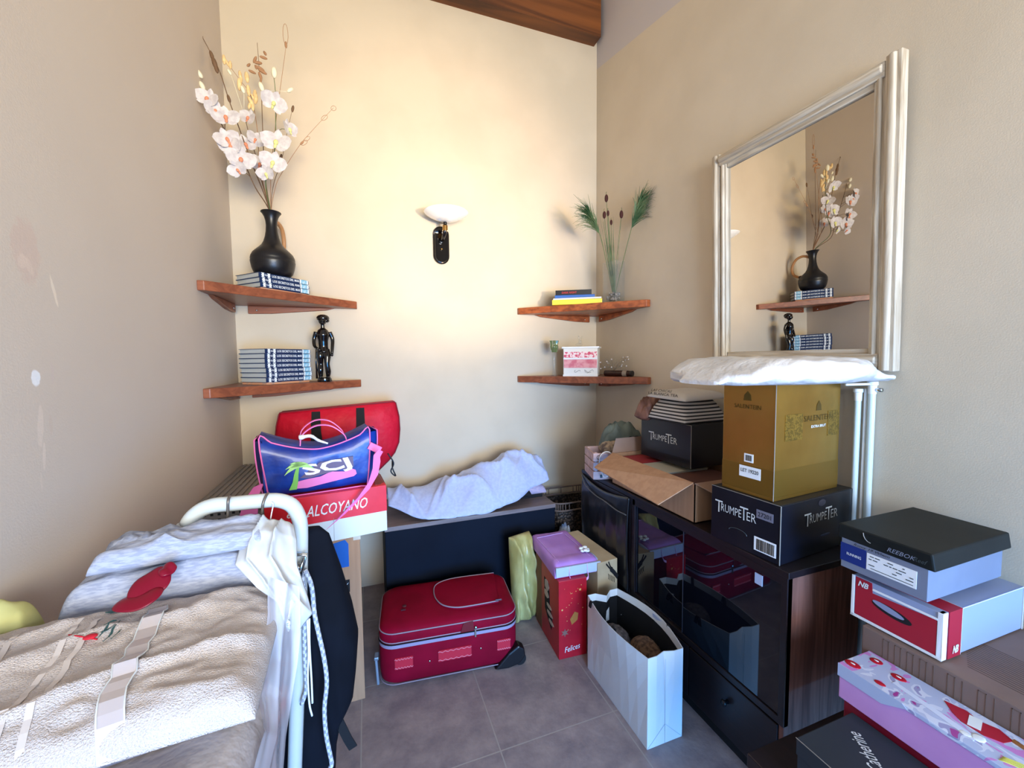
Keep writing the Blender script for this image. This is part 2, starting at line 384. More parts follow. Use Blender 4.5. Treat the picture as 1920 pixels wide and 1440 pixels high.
def spray(label, path, flowers, buds, s=.058, lipm='lip', stemm='stem'):
    t = thing('orchid_spray', label, 'flowers', mouth, 0, 'artificial orchids in the jug')
    P = sm(path, 8); part('stem', MB().tube(P, [.0032-.0018*i/len(P) for i in range(len(P))], 6), stemm, t, True, world=True)
    for (c, f, k) in flowers:
        c = Vector(c); near = min(P, key=lambda p: (p-c).length)
        if (near-c).length > .012: part('stalk', MB().tube([near, (near+c)/2+Vector((0,0,.008)), c], .0014, 5), stemm, t, True, world=True)
        orchid(t, c, f, s*k, lipm, random.uniform(-.5,.5))
    for c, d, k in buds:
        c = Vector(c); near = min(P, key=lambda p: (p-c).length); R = Vector(d).to_track_quat('Z','Y').to_matrix()
        part('bud', MB().ell(c, (.011*k,.011*k,.022*k), 8, 7, R).tube([near, c-Vector(d).normalized()*.018*k], .0013, 5), 'budm', t, True, world=True)
    return t
jm = tuple(mouth)
low = (-.47,2.57,2.05)
spray('white orchid spray leaning left over the jug, with orange-pink lips', [low, jm]+[(-0.506,2.450,2.392),(-0.554,2.450,2.517),(-0.618,2.450,2.636),(-0.672,2.450,2.753),(-0.707,2.450,2.847),(-0.730,2.450,2.961)],
  [(c, f, k) for c, f, k in zip([(-0.663,2.360,2.738),(-0.636,2.360,2.690),(-0.594,2.360,2.664),(-0.594,2.360,2.565),(-0.578,2.360,2.535),(-0.541,2.360,2.479),(-0.556,2.360,2.431)], [(-.2,-1,.1),(.35,-1,-.1),(.1,-1,.25),(.2,-1,.1),(-.3,-1,-.15),(.25,-1,.05),(-.1,-1,-.5)], [.95,.85,1.1,1.0,.95,1.15,.8])],
  [(a, d, k) for a, d, k in zip([(-0.724,2.420,2.927),(-0.713,2.420,2.883),(-0.701,2.420,2.827)], [(-.3,0,1),(-.6,0,.8),(-.4,0,1)], [.9,1.15,1.0])])
spray('white orchid spray in the middle of the jug, half hidden, with orange lips', [(-.46,2.58,2.05), jm]+[(-0.491,2.550,2.447),(-0.511,2.550,2.568),(-0.540,2.550,2.686),(-0.560,2.550,2.791)],
  [(c, f, k) for c, f, k in zip([(-0.528,2.500,2.751),(-0.548,2.500,2.615),(-0.490,2.500,2.528),(-0.506,2.500,2.648)], [(-.5,-1,.1),(.1,-1,.2),(.3,-1,-.2),(.6,-1,0)], [.85,1.0,.95,.8])],
  [(a, d, k) for a, d, k in zip([(-0.550,2.500,2.889),(-0.605,2.500,2.963)], [(-.3,0,1),(-.5,0,.8)], [.9,.7])])
spray('white orchid spray with pale yellow lips, rightmost in the jug', [(-.455,2.57,2.05), jm]+[(-0.451,2.420,2.414),(-0.404,2.420,2.579),(-0.393,2.420,2.751),(-0.390,2.420,2.868),(-0.394,2.420,2.945)],
  [(c, f, k) for c, f, k in zip([(-0.388,2.360,2.775),(-0.384,2.360,2.584),(-0.329,2.360,2.658),(-0.404,2.360,2.484),(-0.434,2.360,2.428)], [(.1,-1,-.5),(-.1,-1,.15),(.9,-.6,.1),(.1,-1,0),(-.4,-1,-.4)], [1.05,1.25,.9,1.1,.8])],
  [(a, d, k) for a, d, k in zip([(-0.388,2.400,2.944),(-0.447,2.400,2.862),(-0.320,2.400,2.873)], [(0,0,1),(-.3,0,1),(.7,0,.6)], [1.25,1.1,.85])], lipm='ylip', stemm='gstem')
def twig(label, path, knots, r=.0022, m='drytwig', km=None, cat='dried twig'):
    t = thing('dried_twig', label, cat, mouth, 0, 'dried twigs in the jug')
    P = sm(path, 8); part('stem', MB().tube(P, [r*(1.2-.7*i/len(P)) for i in range(len(P))], 5), m, t, True, world=True)
    for c, d, k in knots:
        R = Vector(d).to_track_quat('Z','Y').to_matrix()
        part('seed_pod', MB().ell(c, (.006*k,.006*k,.016*k), 7, 6, R), km or m, t, True, world=True)
    return t
twig('long dark brown twig leaning left, taller than the orchids', [(-.465,2.56,2.05),jm]+[(-0.530,2.500,2.543),(-0.567,2.500,2.670),(-0.611,2.500,2.819),(-0.646,2.500,2.954),(-0.685,2.500,3.047),(-0.725,2.500,3.131)],
  [(c,d,k) for c,d,k in zip([(-0.613,2.500,2.832),(-0.667,2.500,2.993),(-0.661,2.500,2.968),(-0.677,2.500,3.026),(-0.717,2.500,3.112)], [(-.25,0,1)]*5, [1.3,1.9,1.5,1.5,1.2])], .003, 'stem')
gb = [(-0.630,2.520,3.030),(-0.617,2.520,3.017),(-0.604,2.520,3.010),(-0.563,2.520,2.972),(-0.560,2.520,2.946),(-0.533,2.520,2.965),(-0.568,2.520,2.923),(-0.521,2.520,2.848),(-0.511,2.520,2.872),(-0.500,2.520,2.890),(-0.497,2.520,2.864),(-0.513,2.520,2.823),(-0.527,2.520,2.826),(-0.529,2.520,2.900)]
twig('brown seed branch with pale gold dried buds among the orchids', [(-.47,2.58,2.05),jm]+[(-0.498,2.550,2.515),(-0.504,2.550,2.733),(-0.526,2.550,2.891),(-0.571,2.550,2.962),(-0.624,2.550,3.035)],
  [(c,(random.uniform(-.6,.3),random.uniform(-.4,.4),1),random.uniform(1.0,1.9)) for c in gb], .002, 'drytwig', 'drybud')
tw = [(-0.531,2.560,3.052),(-0.501,2.560,3.086),(-0.487,2.560,3.073),(-0.481,2.560,3.047),(-0.469,2.560,3.033),(-0.516,2.560,3.021),(-0.498,2.560,3.049),(-0.461,2.560,3.105),(-0.453,2.560,3.129),(-0.480,2.560,3.009),(-0.478,2.560,2.988)]
twig('tall brown twig with a tangle of short side shoots at its tip', [(-.458,2.58,2.05),jm]+[(-0.479,2.560,2.494),(-0.480,2.560,2.770),(-0.478,2.560,2.934),(-0.483,2.560,3.055),(-0.487,2.560,3.174)],
  [(c,(random.uniform(-1,1),random.uniform(-.5,.5),random.uniform(-.4,1)),random.uniform(.9,1.5)) for c in tw], .0022, 'stem', 'drytwig')
def loop(c, w, h, tilt=0):
    return [Vector(c)+Vector(((w*math.sin(a))*math.cos(tilt)+(h*(1-math.cos(a)))*math.sin(tilt), 0, -(w*math.sin(a))*math.sin(tilt)+h*(1-math.cos(a))*math.cos(tilt))) for a in [2*PI*k/14 for k in range(15)]]
t = twig('thin wiry twig ending in a tall narrow loop above the jug', [(-.455,2.57,2.05),jm]+[(-0.437,2.480,2.467),(-0.404,2.480,2.741),(-0.378,2.480,2.907),(-0.351,2.480,3.072),(-0.341,2.480,3.137)], [((-0.341,2.480,3.143),(0,0,1),1.1)], .0017)
part('loop', MB().tube(loop((-0.341,2.480,3.143), .012, .052), .0012, 5, closed=False), 'drytwig', t, True, world=True)
t = twig('thin wiry twig with small curls leaning right towards the wall lamp', [(-.455,2.57,2.05),jm]+[(-0.421,2.500,2.423),(-0.379,2.500,2.516),(-0.298,2.500,2.655),(-0.222,2.500,2.757),(-0.125,2.500,2.880)], [((-0.287,2.500,2.668),(.6,0,.7),.9)], .0015)
for p_, w_, h_ in (((-0.290,2.500,2.657),.009,.02),((-0.274,2.500,2.681),.008,.018),((-0.186,2.500,2.805),.01,.02),((-0.134,2.500,2.868),.012,.014)):
    part('loop', MB().tube(loop(p_, w_, h_, .8), .0011, 5), 'drytwig', t, True, world=True)
t = twig('short brown twig with a dark tip beside the right orchids', [(-.45,2.575,2.05),jm]+[(-0.438,2.530,2.432),(-0.392,2.530,2.577),(-0.361,2.530,2.720),(-0.331,2.530,2.847)], [((-0.328,2.530,2.853),(.2,0,1),1.2),((-0.394,2.530,2.594),(.2,0,1),1.0)], .0017, 'stem')
# ------------------------------------------------------------------ carved figurine
fg = thing('figurine', 'glossy black carved standing figure beside the seven blue books', 'figurine', (-.232,2.63,1.378))
M['ebony'] = mat('ebony', (14,10,10), .12, coat=.5)
part('base', MB().lathe([(.038,0),(.04,.004),(.038,.02),(.03,.026),(0,.027)], n=20), 'ebony', fg, 40)
b = MB()
def limb(pts, r): b.tube(sm(pts,5), [r[min(len(r)-1,int(i/5))]+(r[min(len(r)-1,int(i/5)+1)]-r[min(len(r)-1,int(i/5))])*((i%5)/5) for i in range((len(pts)-1)*5+1)], 9)
limb([(-.014,0,.024),(-.015,-.004,.07),(-.013,0,.105),(-.014,-.006,.15),(-.01,0,.19)], [.008,.013,.011,.016,.016])
limb([(.014,0,.024),(.016,-.006,.06),(.013,-.012,.105),(.014,-.006,.15),(.01,0,.19)], [.008,.012,.011,.016,.016])
b.ell((-.015,-.012,.027),(.01,.02,.007)); b.ell((.016,-.014,.027),(.01,.02,.007))
limb([(0,0,.17),(0,.002,.205),(0,0,.24),(0,0,.275),(0,0,.3),(0,0,.315)], [.024,.02,.021,.028,.022,.009])
limb([(0,0,.305),(0,-.001,.33),(0,-.002,.34)], [.009,.008,.009])
limb([(-.026,0,.292),(-.036,.002,.25),(-.034,-.008,.21),(-.018,-.026,.19)], [.01,.008,.007,.006])
limb([(.026,0,.292),(.037,.002,.25),(.036,-.006,.2),(.034,-.01,.165)], [.01,.008,.007,.006])
b.ell((-.014,-.028,.187),(.008,.008,.008)); b.ell((.034,-.012,.158),(.006,.008,.01))
b.ell((0,-.004,.356),(.017,.02,.024),12,10); b.ell((0,-.024,.354),(.004,.006,.006),6,5); b.ell((0,-.022,.343),(.007,.004,.003),6,5)
b.v = [Vector((p.x*1.35,p.y*1.3,p.z)) for p in b.v]
part('body', b, 'ebony', fg, True)
part('staff', MB().tube([(-.04,-.01,.02),(-.042,-.008,.13),(-.038,-.006,.21)],[.006,.004,.003],7), 'ebony', fg, True)
part('headdress', MB().ell((.002,.006,.372),(.036,.034,.022),14,8).ell((.02,.004,.358),(.018,.022,.012)), 'ebony', fg, True)
# ------------------------------------------------------------------ wall lamp
lp = thing('wall_lamp', 'wall lamp with a white glass saucer shade on a glossy black oval plate', 'lamp', (.502,YB,2.145))
M['chromed'] = mat('smoked_chrome', (66,60,58), .12, metal=.85)
def stad(w, h, y0, y1, n=12, zc=None):
    r = w/2; P = [(r*math.cos(a), r*math.sin(a)+h-r) for a in [PI*k/n for k in range(n+1)]]+[(r*math.cos(a), r*math.sin(a)+r) for a in [PI+PI*k/n for k in range(n+1)]]
    return MB().quadbox([(p[0],y0,p[1]) for p in P], (0,y1-y0,0))
part('back_plate', stad(.108,.25,0,-.014), 'chromed', lp, bevel=.003)
bp = stad(.088,.23,-.012,-.024); bp.v = [p+Vector((0,0,.01)) for p in bp.v]
part('front_plate', bp, mat('gloss_black',(12,10,12),.06,coat=1), lp, bevel=.003)
part('knob', MB().ell((.0,-.03,.095),(.007,.009,.007)), 'brass', lp, True)
part('arm', MB().tube(sm([(.0,-.02,.15),(.0,-.06,.15),(.004,-.105,.17),(.008,-.118,.205),(.008,-.12,.245)],5), .0125, 12), mat('arm_black',(14,12,14),.15), lp, True)
part('arm_collar', MB().tube([(.008,-.118,.19),(.008,-.12,.222)], .017, 14), 'brass', lp, 40, label='brass collar')
sh = [(.0,.0),(.03,.001),(.07,.012),(.11,.03),(.135,.046),(.141,.053),(.139,.056),(.13,.05),(.1,.034),(.06,.018),(0,.012)]
part('shade', MB().lathe(sh, (.012,-.145,.243), 48, capb=False), mat('opal_glass',(244,244,242),.18,coat=.6,c2=(250,250,250)), lp, 60)
# ------------------------------------------------------------------ right shelves
def box_book(label, c, d, rz, cov, group=None, name='book', ttl=None):
    t = thing(name, label, 'book', c, rz, group); L, D, T = d; k = .0018
    part('cover', MB().box((0,0,k/2),(L,D,k)).box((0,0,T-k/2),(L,D,k)).box((0,-D/2+.001,T/2),(L,.002,T)), cov, t)
    part('page_block', MB().box((0,.001,T/2),(L-.006,D-.006,T-2*k)), 'paper', t)
    if ttl:
        for s, x, w, h, m in ttl:
            text(t, s, t.matrix_world@Vector((x,-D/2,T/2)), t.matrix_world.to_3x3()@Vector((1,0,0)), (0,0,1), h, m, 'title', width=w)
    return t
M['yellow'] = mat('yellow_cover', (240,214,60), .45); M['cyanb'] = mat('blue_cover', (36,92,170), .4); M['redp'] = mat('red_print', (200,40,36), .5); M['palew'] = mat('white_cover', (216,218,216), .5)
a_ = math.radians(-30)
box_book('yellow book at the bottom of the small stack on the right corner shelf', (1.42,2.58,1.867), (.335,.235,.034), a_, 'yellow')
box_book('thin white book lying between the yellow and the blue book', (1.428,2.583,1.9015), (.325,.23,.012), a_*1.08, 'palew')
box_book('blue book under the black paperback on the right corner shelf', (1.405,2.59,1.914), (.27,.2,.02), a_*.96, 'cyanb')
box_book('black paperback with a red title, topmost on the small stack', (1.395,2.587,1.9345), (.245,.17,.034), a_*.98, 'black', ttl=[('DARK NIGHT',-.028,.1,.014,M['redp'])])
GL = mat('clear_glass', (150,156,152), .02, alpha=.12, coat=1, spec=1); GG = mat('green_glass', (120,140,92), .05, trans=.85, ior=1.45)
mb = MB(); w = .058; 
def sqr(w, z): return [(-w,-w,z),(w,-w,z),(w,w,z),(-w,w,z)]
rings = [sqr(w,0),sqr(w+.001,.3),sqr(w-.005,.3),sqr(w-.006,.03)]
vs = [p for r_ in rings for p in r_]; fs = [(3,2,1,0),(12,13,14,15)]+[(i*4+k, i*4+(k+1)%4, (i+1)*4+(k+1)%4, (i+1)*4+k) for i in range(3) for k in range(4)]
mb.add(vs, fs); single('glass_vase', mb, GL, 'clear square glass vase with artificial grasses on the upper right corner shelf', 'vase', (1.655,2.475,1.867), rz=.25, world=False, bevel=.003)
single('glass_beads', (lambda m:[m.ell((1.655+random.uniform(-.036,.036),2.475+random.uniform(-.036,.036),1.906+.011*(i//9)),(.01,)*3,7,5) for i in range(45)] and m)(MB()), mat('bead',(160,150,140),.1,coat=.5,c2=(90,84,80),sc=(60,60,60)), 'layer of small glass beads in the bottom of the glass vase', 'beads', (1.655,2.475,1.9), True, kind='stuff')
M['grass'] = mat('grass_green', (50,84,52), .55, c2=(104,128,88), sc=(8,8,8)); M['cattail'] = mat('cattail_brown', (66,30,26), .8)
vb = (1.655,2.475,1.92)
def blade(mb, p, d, L, w, droop):
    p = Vector(p); d = Vector(d).normalized(); side = d.cross(Vector((0,0,1))); side = side.normalized() if side.length > .05 else Vector((1,0,0)); P = []
    for i in range(7):
        t = i/6; P.append(p+d*L*t+Vector((0,0,-droop*L*t*t)))
    mb.ribbon(P, [side*w*(1-.9*i/6) for i in range(7)], .0008)
def plume(label, base, tip, n, out, seed):
    random.seed(seed); t = thing('grass_plume', label, 'artificial grass', vb, 0, 'artificial grasses in the glass vase')
    base, tip = Vector(base), Vector(tip); P = sm([vb, (Vector(vb)+base)/2+Vector((0,0,.01)), base, tip], 8)
    part('stem', MB().tube(P, .0022, 6), 'gstem', t, True, world=True)
    m = MB(); ax = (tip-base)
    for i in range(n):
        k = random.random()**1.1; p = base+ax*k*.75; d = ax.normalized()*1.15+Vector(out)*random.uniform(-.25,1.3)+Vector((random.uniform(-.3,.3),random.uniform(-.35,.2),0))
        blade(m, p, d, random.uniform(.12,.24)*(1-.2*k), .0026, random.uniform(.1,.6))
    for q in m.v: q.x = min(q.x, 1.7)
    tag(part('blades', m, 'grass', t, False, world=True), kind='stuff')
plume('feathery green grass plume leaning left in the glass vase', (1.525,2.460,2.347), (1.391,2.400,2.498), 190, (-.85,-.1,-.1), 3)
plume('feathery green grass plume leaning right, the taller one in the glass vase', (1.653,2.280,2.341), (1.665,2.200,2.525), 210, (.55,-.35,0), 4)
random.seed(11)
for lab, tp, k in (('tallest dark cattail in the glass vase', (1.604,2.500,2.605), 1.0),('dark cattail on the left of the vase, lower than the tallest', (1.588,2.500,2.491), .95),('dark cattail just right of the left one, in front of the green blades', (1.611,2.490,2.501), .75),('small dark cattail lowest in the green blades', (1.637,2.490,2.442), .7),('dark cattail on the right of the vase beside the tall plume', (1.644,2.380,2.461), 1.0)):
    t = thing('cattail', lab, 'artificial cattail', vb, 0, 'artificial cattails in the glass vase'); tp = Vector(tp)
    part('stem', MB().tube(sm([vb, Vector(vb)*.5+tp*.5+Vector((random.uniform(-.01,.01),.01,0)), tp, tp+Vector((0,0,.045*k))],8), .0016, 6), 'gstem', t, True, world=True)
    part('head', MB().ell(tp, (.0125*k,.0125*k,.027*k), 10, 8), 'cattail', t, True, world=True)
m = MB()
for i in range(20):
    a = random.uniform(-1,1); blade(m, (vb[0]+.006*a,vb[1]+random.uniform(-.005,.005),1.93), (.2*a-.12,random.uniform(-.12,.0),1.3), random.uniform(.3,.6), .003, random.uniform(-.05,.12))
single('grass_tuft', m, 'grass', 'thin upright green blades in the middle of the glass vase', 'artificial grass', vb)
# lower right shelf
ch = thing('candle_holder', 'tall clear glass candle holder with a green flower-shaped cup', 'candle holder', (1.262,2.63,1.375))
part('stem', MB().lathe([(.02,0),(.022,.003),(.018,.012),(.013,.03),(.0125,.08),(.015,.13),(.017,.16),(.012,.172),(0,.174)], n=20), GL, ch, True)
mb = MB(); 
def cupf(u, v):
    a = 2*PI*u; r = .022+.010*v**.8+.006*v*math.cos(6*a)+.006*math.sin(PI*v*.9)*(-.4 if v>.5 else .6); return (r*math.cos(a), r*math.sin(a), .17+.082*v)
mb.grid(cupf, 36, 8, True); mb.grid(lambda u,v:(cupf(u,v)[0]*.9,cupf(u,v)[1]*.9,cupf(u,v)[2]), 36, 8, True); mb.lathe([(0,.171),(.022,.172)],(0,0,0),36,capb=False)
part('cup', mb, mat('green_cup',(112,128,84),.12,trans=.35,coat=.5), ch, True, label='green glass cup')
tb = thing('tea_box', 'small white wooden box painted with pink bands, under a glass ornament', 'box', (1.445,2.56,1.375), math.radians(-37))
part('body', MB().box((0,0,.1),(.235,.16,.196)), mat('white_wood',(226,222,214),.6), tb, bevel=.002)
part('lid', MB().box((0,0,.2),(.255,.178,.012)), 'white', tb, bevel=.002)
M['pink'] = mat('pink_band', (206,110,124), .7, c2=(226,158,160), sc=(30,90,30), lo=.4, hi=.6); M['pink2'] = mat('pink_scroll', (206,84,110), .7, c2=(240,216,214), sc=(90,90,70), lo=.46, hi=.54, detail=2)
part('painted_band', MB().box((0,-.0805,.088),(.228,.003,.058)), 'pink', tb, label='dull pink painted band')
part('painted_frieze', MB().box((0,-.0805,.15),(.228,.003,.04)), 'pink2', tb, label='pink scrolled frieze')
part('rail', MB().box((0,-.083,.124),(.235,.006,.008)), 'white', tb); part('base_moulding', MB().box((0,-.083,.006),(.24,.006,.012)), 'white', tb)
part('painted_flourish', MB().tube([(.0+.02*math.cos(a)-.02,-.0815,.035+.008*math.sin(2*a)) for a in [k*.5 for k in range(9)]], .001, 4).tube([(.06+.03*math.cos(a*1.3),-.0815,.035+.012*math.sin(3*a)) for a in [k*.5 for k in range(9)]], .001, 4), 'bookedge', tb)
orn = thing('glass_ornament', 'little clear glass animal ornament standing on the white and pink box', 'ornament', (1.43,2.57,1.5815))
part('body', MB().ell((0,0,.014),(.03,.02,.014)).ell((.004,-.004,.034),(.014,.012,.016)), GL, orn, True)
part('ears', MB().ell((-.004,-.004,.062),(.006,.005,.02),8,6,Matrix.Rotation(-.25,3,'Y')).ell((.014,-.004,.06),(.006,.005,.019),8,6,Matrix.Rotation(.35,3,'Y')), GL, orn, True)
dt = thing('dried_arrangement', 'small dried flower arrangement in a grey pot right of the white box', 'dried flowers', (1.625,2.44,1.375))
part('pot', MB().lathe([(.026,0),(.03,.005),(.032,.03),(.028,.036),(0,.036)], n=20), mat('grey_pot',(96,84,80),.6), dt, True)
random.seed(5); m = MB(); m2 = MB()
for i in range(34):
    e = Vector((random.uniform(-.1,.085),random.uniform(-.09,.02),random.uniform(.05,.135)-.0)); m.tube(sm([(0,0,.03),e*.5+Vector((0,0,.03)),e],4), .0009, 4)
    if i%2: m2.ell(e,(.006,.004,.005),6,4)
part('twigs', m, mat('pale_twig',(150,136,118),.8), dt); part('dried_petals', m2, 'petal', dt, True)
tu = thing('bottle', 'dark bottle lying on its side on the lower right corner shelf', 'bottle', (1.6,2.33,1.375), math.radians(-66))
part('body', MB().tube([(-.11,0,.021),(.06,0,.021),(.085,0,.021)], [.02,.02,.0185], 20), mat('brown_gloss',(44,24,20),.25), tu, 40)
part('label', MB().tube([(.03,0,.021),(.062,0,.021)], .0206, 20, cap=False), mat('grey_label',(140,126,112),.6), tu, True, label='grey paper sleeve')
part('cap', MB().tube([(.085,0,.021),(.1,0,.021)], .0195, 20), 'black', tu, 40)
# ------------------------------------------------------------------ mirror
mr = thing('wall_mirror', 'tall wall mirror in a whitewashed wooden frame on the right wall', 'mirror', (XR-.004,1.235,1.445)); mr.rotation_euler = (0,math.radians(-1.7),0)
M['wash'] = wood('whitewashed_pine', (206,196,178), (166,150,128), 2, .8, 46, .6); M['wash_h'] = wood('whitewashed_pine_rail', (206,196,178), (166,150,128), 1, .8, 46, .6)
hw, H_ = .38, 1.035
for s in (-1,1):
    y = s*(hw-.02)
    st = MB().box((-.018,s*(hw-.0225),H_/2),(.036,.045,H_)).box((-.015,s*(hw-.062),H_/2),(.030,.034,H_-.02))
    st.tube([(-.036,s*(hw-.024),.003),(-.036,s*(hw-.024),H_-.003)], .012, 10).tube([(-.03,s*(hw-.062),.012),(-.03,s*(hw-.062),H_-.012)], .009, 10)
    part('stile', st, 'wash', mr, 35, bevel=.004)
for z_, s in ((H_-.036,1),(.036,-1)):
    r_ = MB().box((-.02,0,z_),(.038,hw*2-.09,.05)).tube([(-.038,-hw+.05,z_+.003),(-.038,hw-.05,z_+.003)], .015, 10).box((-.014,0,z_-s*.03),(.024,hw*2-.16,.026))
    part('rail', r_, 'wash_h', mr, 35, bevel=.004)
part('mirror_glass', MB().box((-.012,0,H_/2),(.004,hw*2-.15,H_-.1)), mat('mirror_silver',(206,202,196),0,metal=1), mr)
# ------------------------------------------------------------------ left back pile
N = NT('perforated_plastic'); co = N.coord()
sp = N.n('ShaderNodeSeparateXYZ', {0: co})
def mt(op, a, b_=None, c_=None):
    k = {0: a}
    if b_ is not None: k[1] = b_
    if c_ is not None: k[2] = c_
    return N.n('ShaderNodeMath', k, operation=op).outputs[0]
fx = mt('SUBTRACT', mt('FRACT', mt('DIVIDE', sp.outputs[0], .0265)), .5); fz = mt('SUBTRACT', mt('FRACT', mt('DIVIDE', sp.outputs[2], .0245)), .5)
md = mt('LESS_THAN', mt('MAXIMUM', mt('ABSOLUTE', fx), mt('ABSOLUTE', fz)), .21)
N.l(N.mix(md, lin((146,142,138)), lin((20,20,22))), N.b.inputs['Base Color']); N.b.inputs['Roughness'].default_value = .5; M['perf'] = N.m
M['gplast'] = mat('grey_plastic', (146,140,134), .5)
hp = thing('laundry_hamper', 'grey plastic hamper with a ribbed lid and perforated sides in the left corner', 'hamper', (-.55,2.375,0))
part('body', MB().b2((-.15,-.33,0),(.13,.37,.875)), 'perf', hp, bevel=.01)
ld = MB().b2((-.156,-.345,.872),(.14,.385,.893))
for i in range(11): ld.b2((-.14+.0255*i,-.335,.892),(-.14+.0255*i+.014,.375,.9))
part('lid', ld, 'gplast', hp, bevel=.002, label='ribbed grey lid')
cb = thing('cardboard_box', 'tall brown cardboard box with a blue printed patch behind the black jacket', 'box', (-.048,1.845,0), math.radians(1.5))
part('body', MB().b2((-.3,0,0),(0,.34,.742)), 'card', cb, bevel=.003)
bl = MB().quadbox([(-.175,-.0002,.615),(-.047,-.0002,.615),(-.047,-.0002,.715),(-.06,-.0002,.735),(-.175,-.0002,.712)], (0,-.0012,0))
part('printed_patch', bl, mat('blue_print',(14,86,170),.5), cb, label='blue printed patch')
part('logo_tile', MB().box((-.064,-.001,.53),(.034,.0015,.055)).box((-.064,-.001,.463),(.03,.0015,.045)), 'blackmat', cb)
part('logo_mark', MB().quadbox([(-.078,-.0018,.53),(-.07,-.0018,.52),(-.05,-.0018,.546),(-.069,-.0018,.53)],(0,-.0008,0)).box((-.064,-.002,.512),(.022,.0008,.004)), 'wprint', cb)
part('tape', MB().box((-.012,-.001,.735),(.03,.002,.016)), mat('tape',(200,190,170),.4), cb)
# red and white carton
ac = thing('carton', 'red and white carton with white lettering under the blue sports bag', 'box', (-.39,1.79,.7435), math.radians(8.5))
M['redc'] = mat('red_card', (214,28,40), .32, c2=(222,38,50), sc=(10,10,10), coat=.2); M['whc'] = mat('white_card', (216,222,222), .45)
part('body', MB().b2((0,0,0),(.462,.33,.11)), 'whc', ac, bevel=.0015)
part('sleeve', MB().b2((-.0012,-.0012,.09),(.4632,.3312,.206)), 'redc', ac, bevel=.0015, label='red upper band')
Rm = ac.matrix_world.to_3x3()
text(ac, 'ALCOYANO', ac.matrix_world@Vector((.262,-.0015,.143)), Rm@Vector((1,0,.0)), (0,0,1), .046, M['wprint'], 'lettering', width=.24, shear=.3, off=.006)
text(ac, 'el', ac.matrix_world@Vector((.09,-.0015,.145)), Rm@Vector((1,0,0)), (0,0,1), .03, M['wprint'], 'lettering', shear=.25)
part('underline', MB().tube([(.09,-.002,.118),(.13,-.002,.114),(.155,-.002,.126)], .0016, 5), 'wprint', ac)
part('seam', MB().box((.245,-.0014,.05),(.0012,.001,.1)), 'gplast', ac)
fl = MB().quadbox([(.42,.02,.206),(.465,.02,.2),(.468,.16,.21),(.43,.16,.245)], (0,0,.003)); part('flap', fl, mat('maroon_flap',(110,24,26),.5), ac)
# red cooler bag: straight top edge, round bottom
M['redfab'] = mat('red_nylon', (204,22,50), .55, c2=(188,16,42), sc=(7,7,7), bump=.6, bsc=12, bd=.02, spec=.25)
rb = thing('tote_bag', 'flat red bag with two black straps, behind the blue sports bag', 'bag', (-.155,2.6,.66), math.radians(0))
def rprof(n=44):
    P = []
    top = [(-.31,.545),(-.305,.555),(.305,.59),(.318,.583)]
    low = [(.335,.5),(.338,.42),(.33,.34),(.305,.28),(.27,.235),(.21,.18),(.1,.12),(0,.1),(-.1,.1),(-.2,.13),(-.29,.2),(-.33,.3),(-.335,.4),(-.325,.48)]
    return top+low
PR = rprof(); ctr = Vector((0,0,.36))
mb = MB(); rings = []
vs = []; K = len(PR)
for (s, y) in ((.0,-.088),(.6,-.086),(.93,-.07),(1.0,-.045),(1.0,.045),(.93,.07),(0,.075)):
    for p in PR: q = ctr+(Vector((p[0],0,p[1]))-ctr)*max(s,.001); vs.append((q.x, y+(.006*nz(q.x*9,q.z*9) if 0<s<1 else 0), q.z))
mb.add(vs, [(i*K+k, i*K+(k+1)%K, (i+1)*K+(k+1)%K, (i+1)*K+k) for i in range(6) for k in range(K)])
part('body', mb, 'redfab', rb, 50)
PP = [Vector((p[0],-.048,p[1])) for p in PR]; part('piping', MB().tube(PP, .0035, 6, closed=True), mat('dark_red',(120,18,34),.6), rb, True)
for x0, tl in ((-.12,-.0),(.115,-.02)):
    part('strap', MB().ribbon([(x0,-.074,.555 if x0<0 else .565),(x0,-.093,.46),(x0+tl*.6,-.098,.36),(x0+tl,-.094,.2)], [(.022,0,0),(.024,0,0),(.032,0,0),(.04,0,0)], .003), 'blackmat', rb, label='black webbing strap')
part('patch', MB().box((-.12,-.094,.46),(.05,.004,.1)), 'blackmat', rb)
single('black_cable', MB().tube(sm([(0.096,2.280,0.997),(0.125,2.280,0.941),(0.110,2.280,0.896),(0.134,2.280,0.869),(0.119,2.280,0.912)]+[(.12,2.3,.95)],6), .004, 6), 'black', 'thin black cable hanging down behind the red and white carton', 'cable', (.1,2.29,.95), True)
# blue sports bag
bg = thing('sports_bag', 'small blue sports bag with pink piping and a palm tree logo', 'bag', (-.392,1.818,.951), math.radians(8))
M['bluefab'] = mat('blue_vinyl', (10,58,158), .4, c2=(12,44,130), sc=(14,14,14), bump=.4, bsc=14, bd=.01, coat=.15); M['navyfab'] = mat('navy_nylon', (18,30,84), .4); M['pinkp'] = mat('pink_trim', (232,110,178), .45)
W_, D_ = .39, .2
def topz(u): return .205+.05*abs(2*u-1)**1.6-.012*math.sin(PI*u)
mb = MB()
def bagf(u, v):
    a = 2*PI*v+PI/4; c, s_ = math.cos(a), math.sin(a); e = .42
    y = D_/2+D_/2*(abs(c)**e)*(1 if c>0 else -1); k = (abs(s_)**e)*(1 if s_>0 else -1)
    h = topz(u); z = h/2+h/2*k; y += .006*nz(u*4,z*12)*(1 if c<0 else -1)*2
    x = u*W_+.012*(z/.25)*(2*u-1)
    return (x, y, max(z,.001))
mb.grid(bagf, 22, 40)
for u0 in (0,1):
    r_ = [bagf(u0, j/40) for j in range(40)]; mb.add(r_, [tuple(range(40)) if u0 else tuple(range(39,-1,-1))])
part('body', mb, 'bluefab', bg, 60)
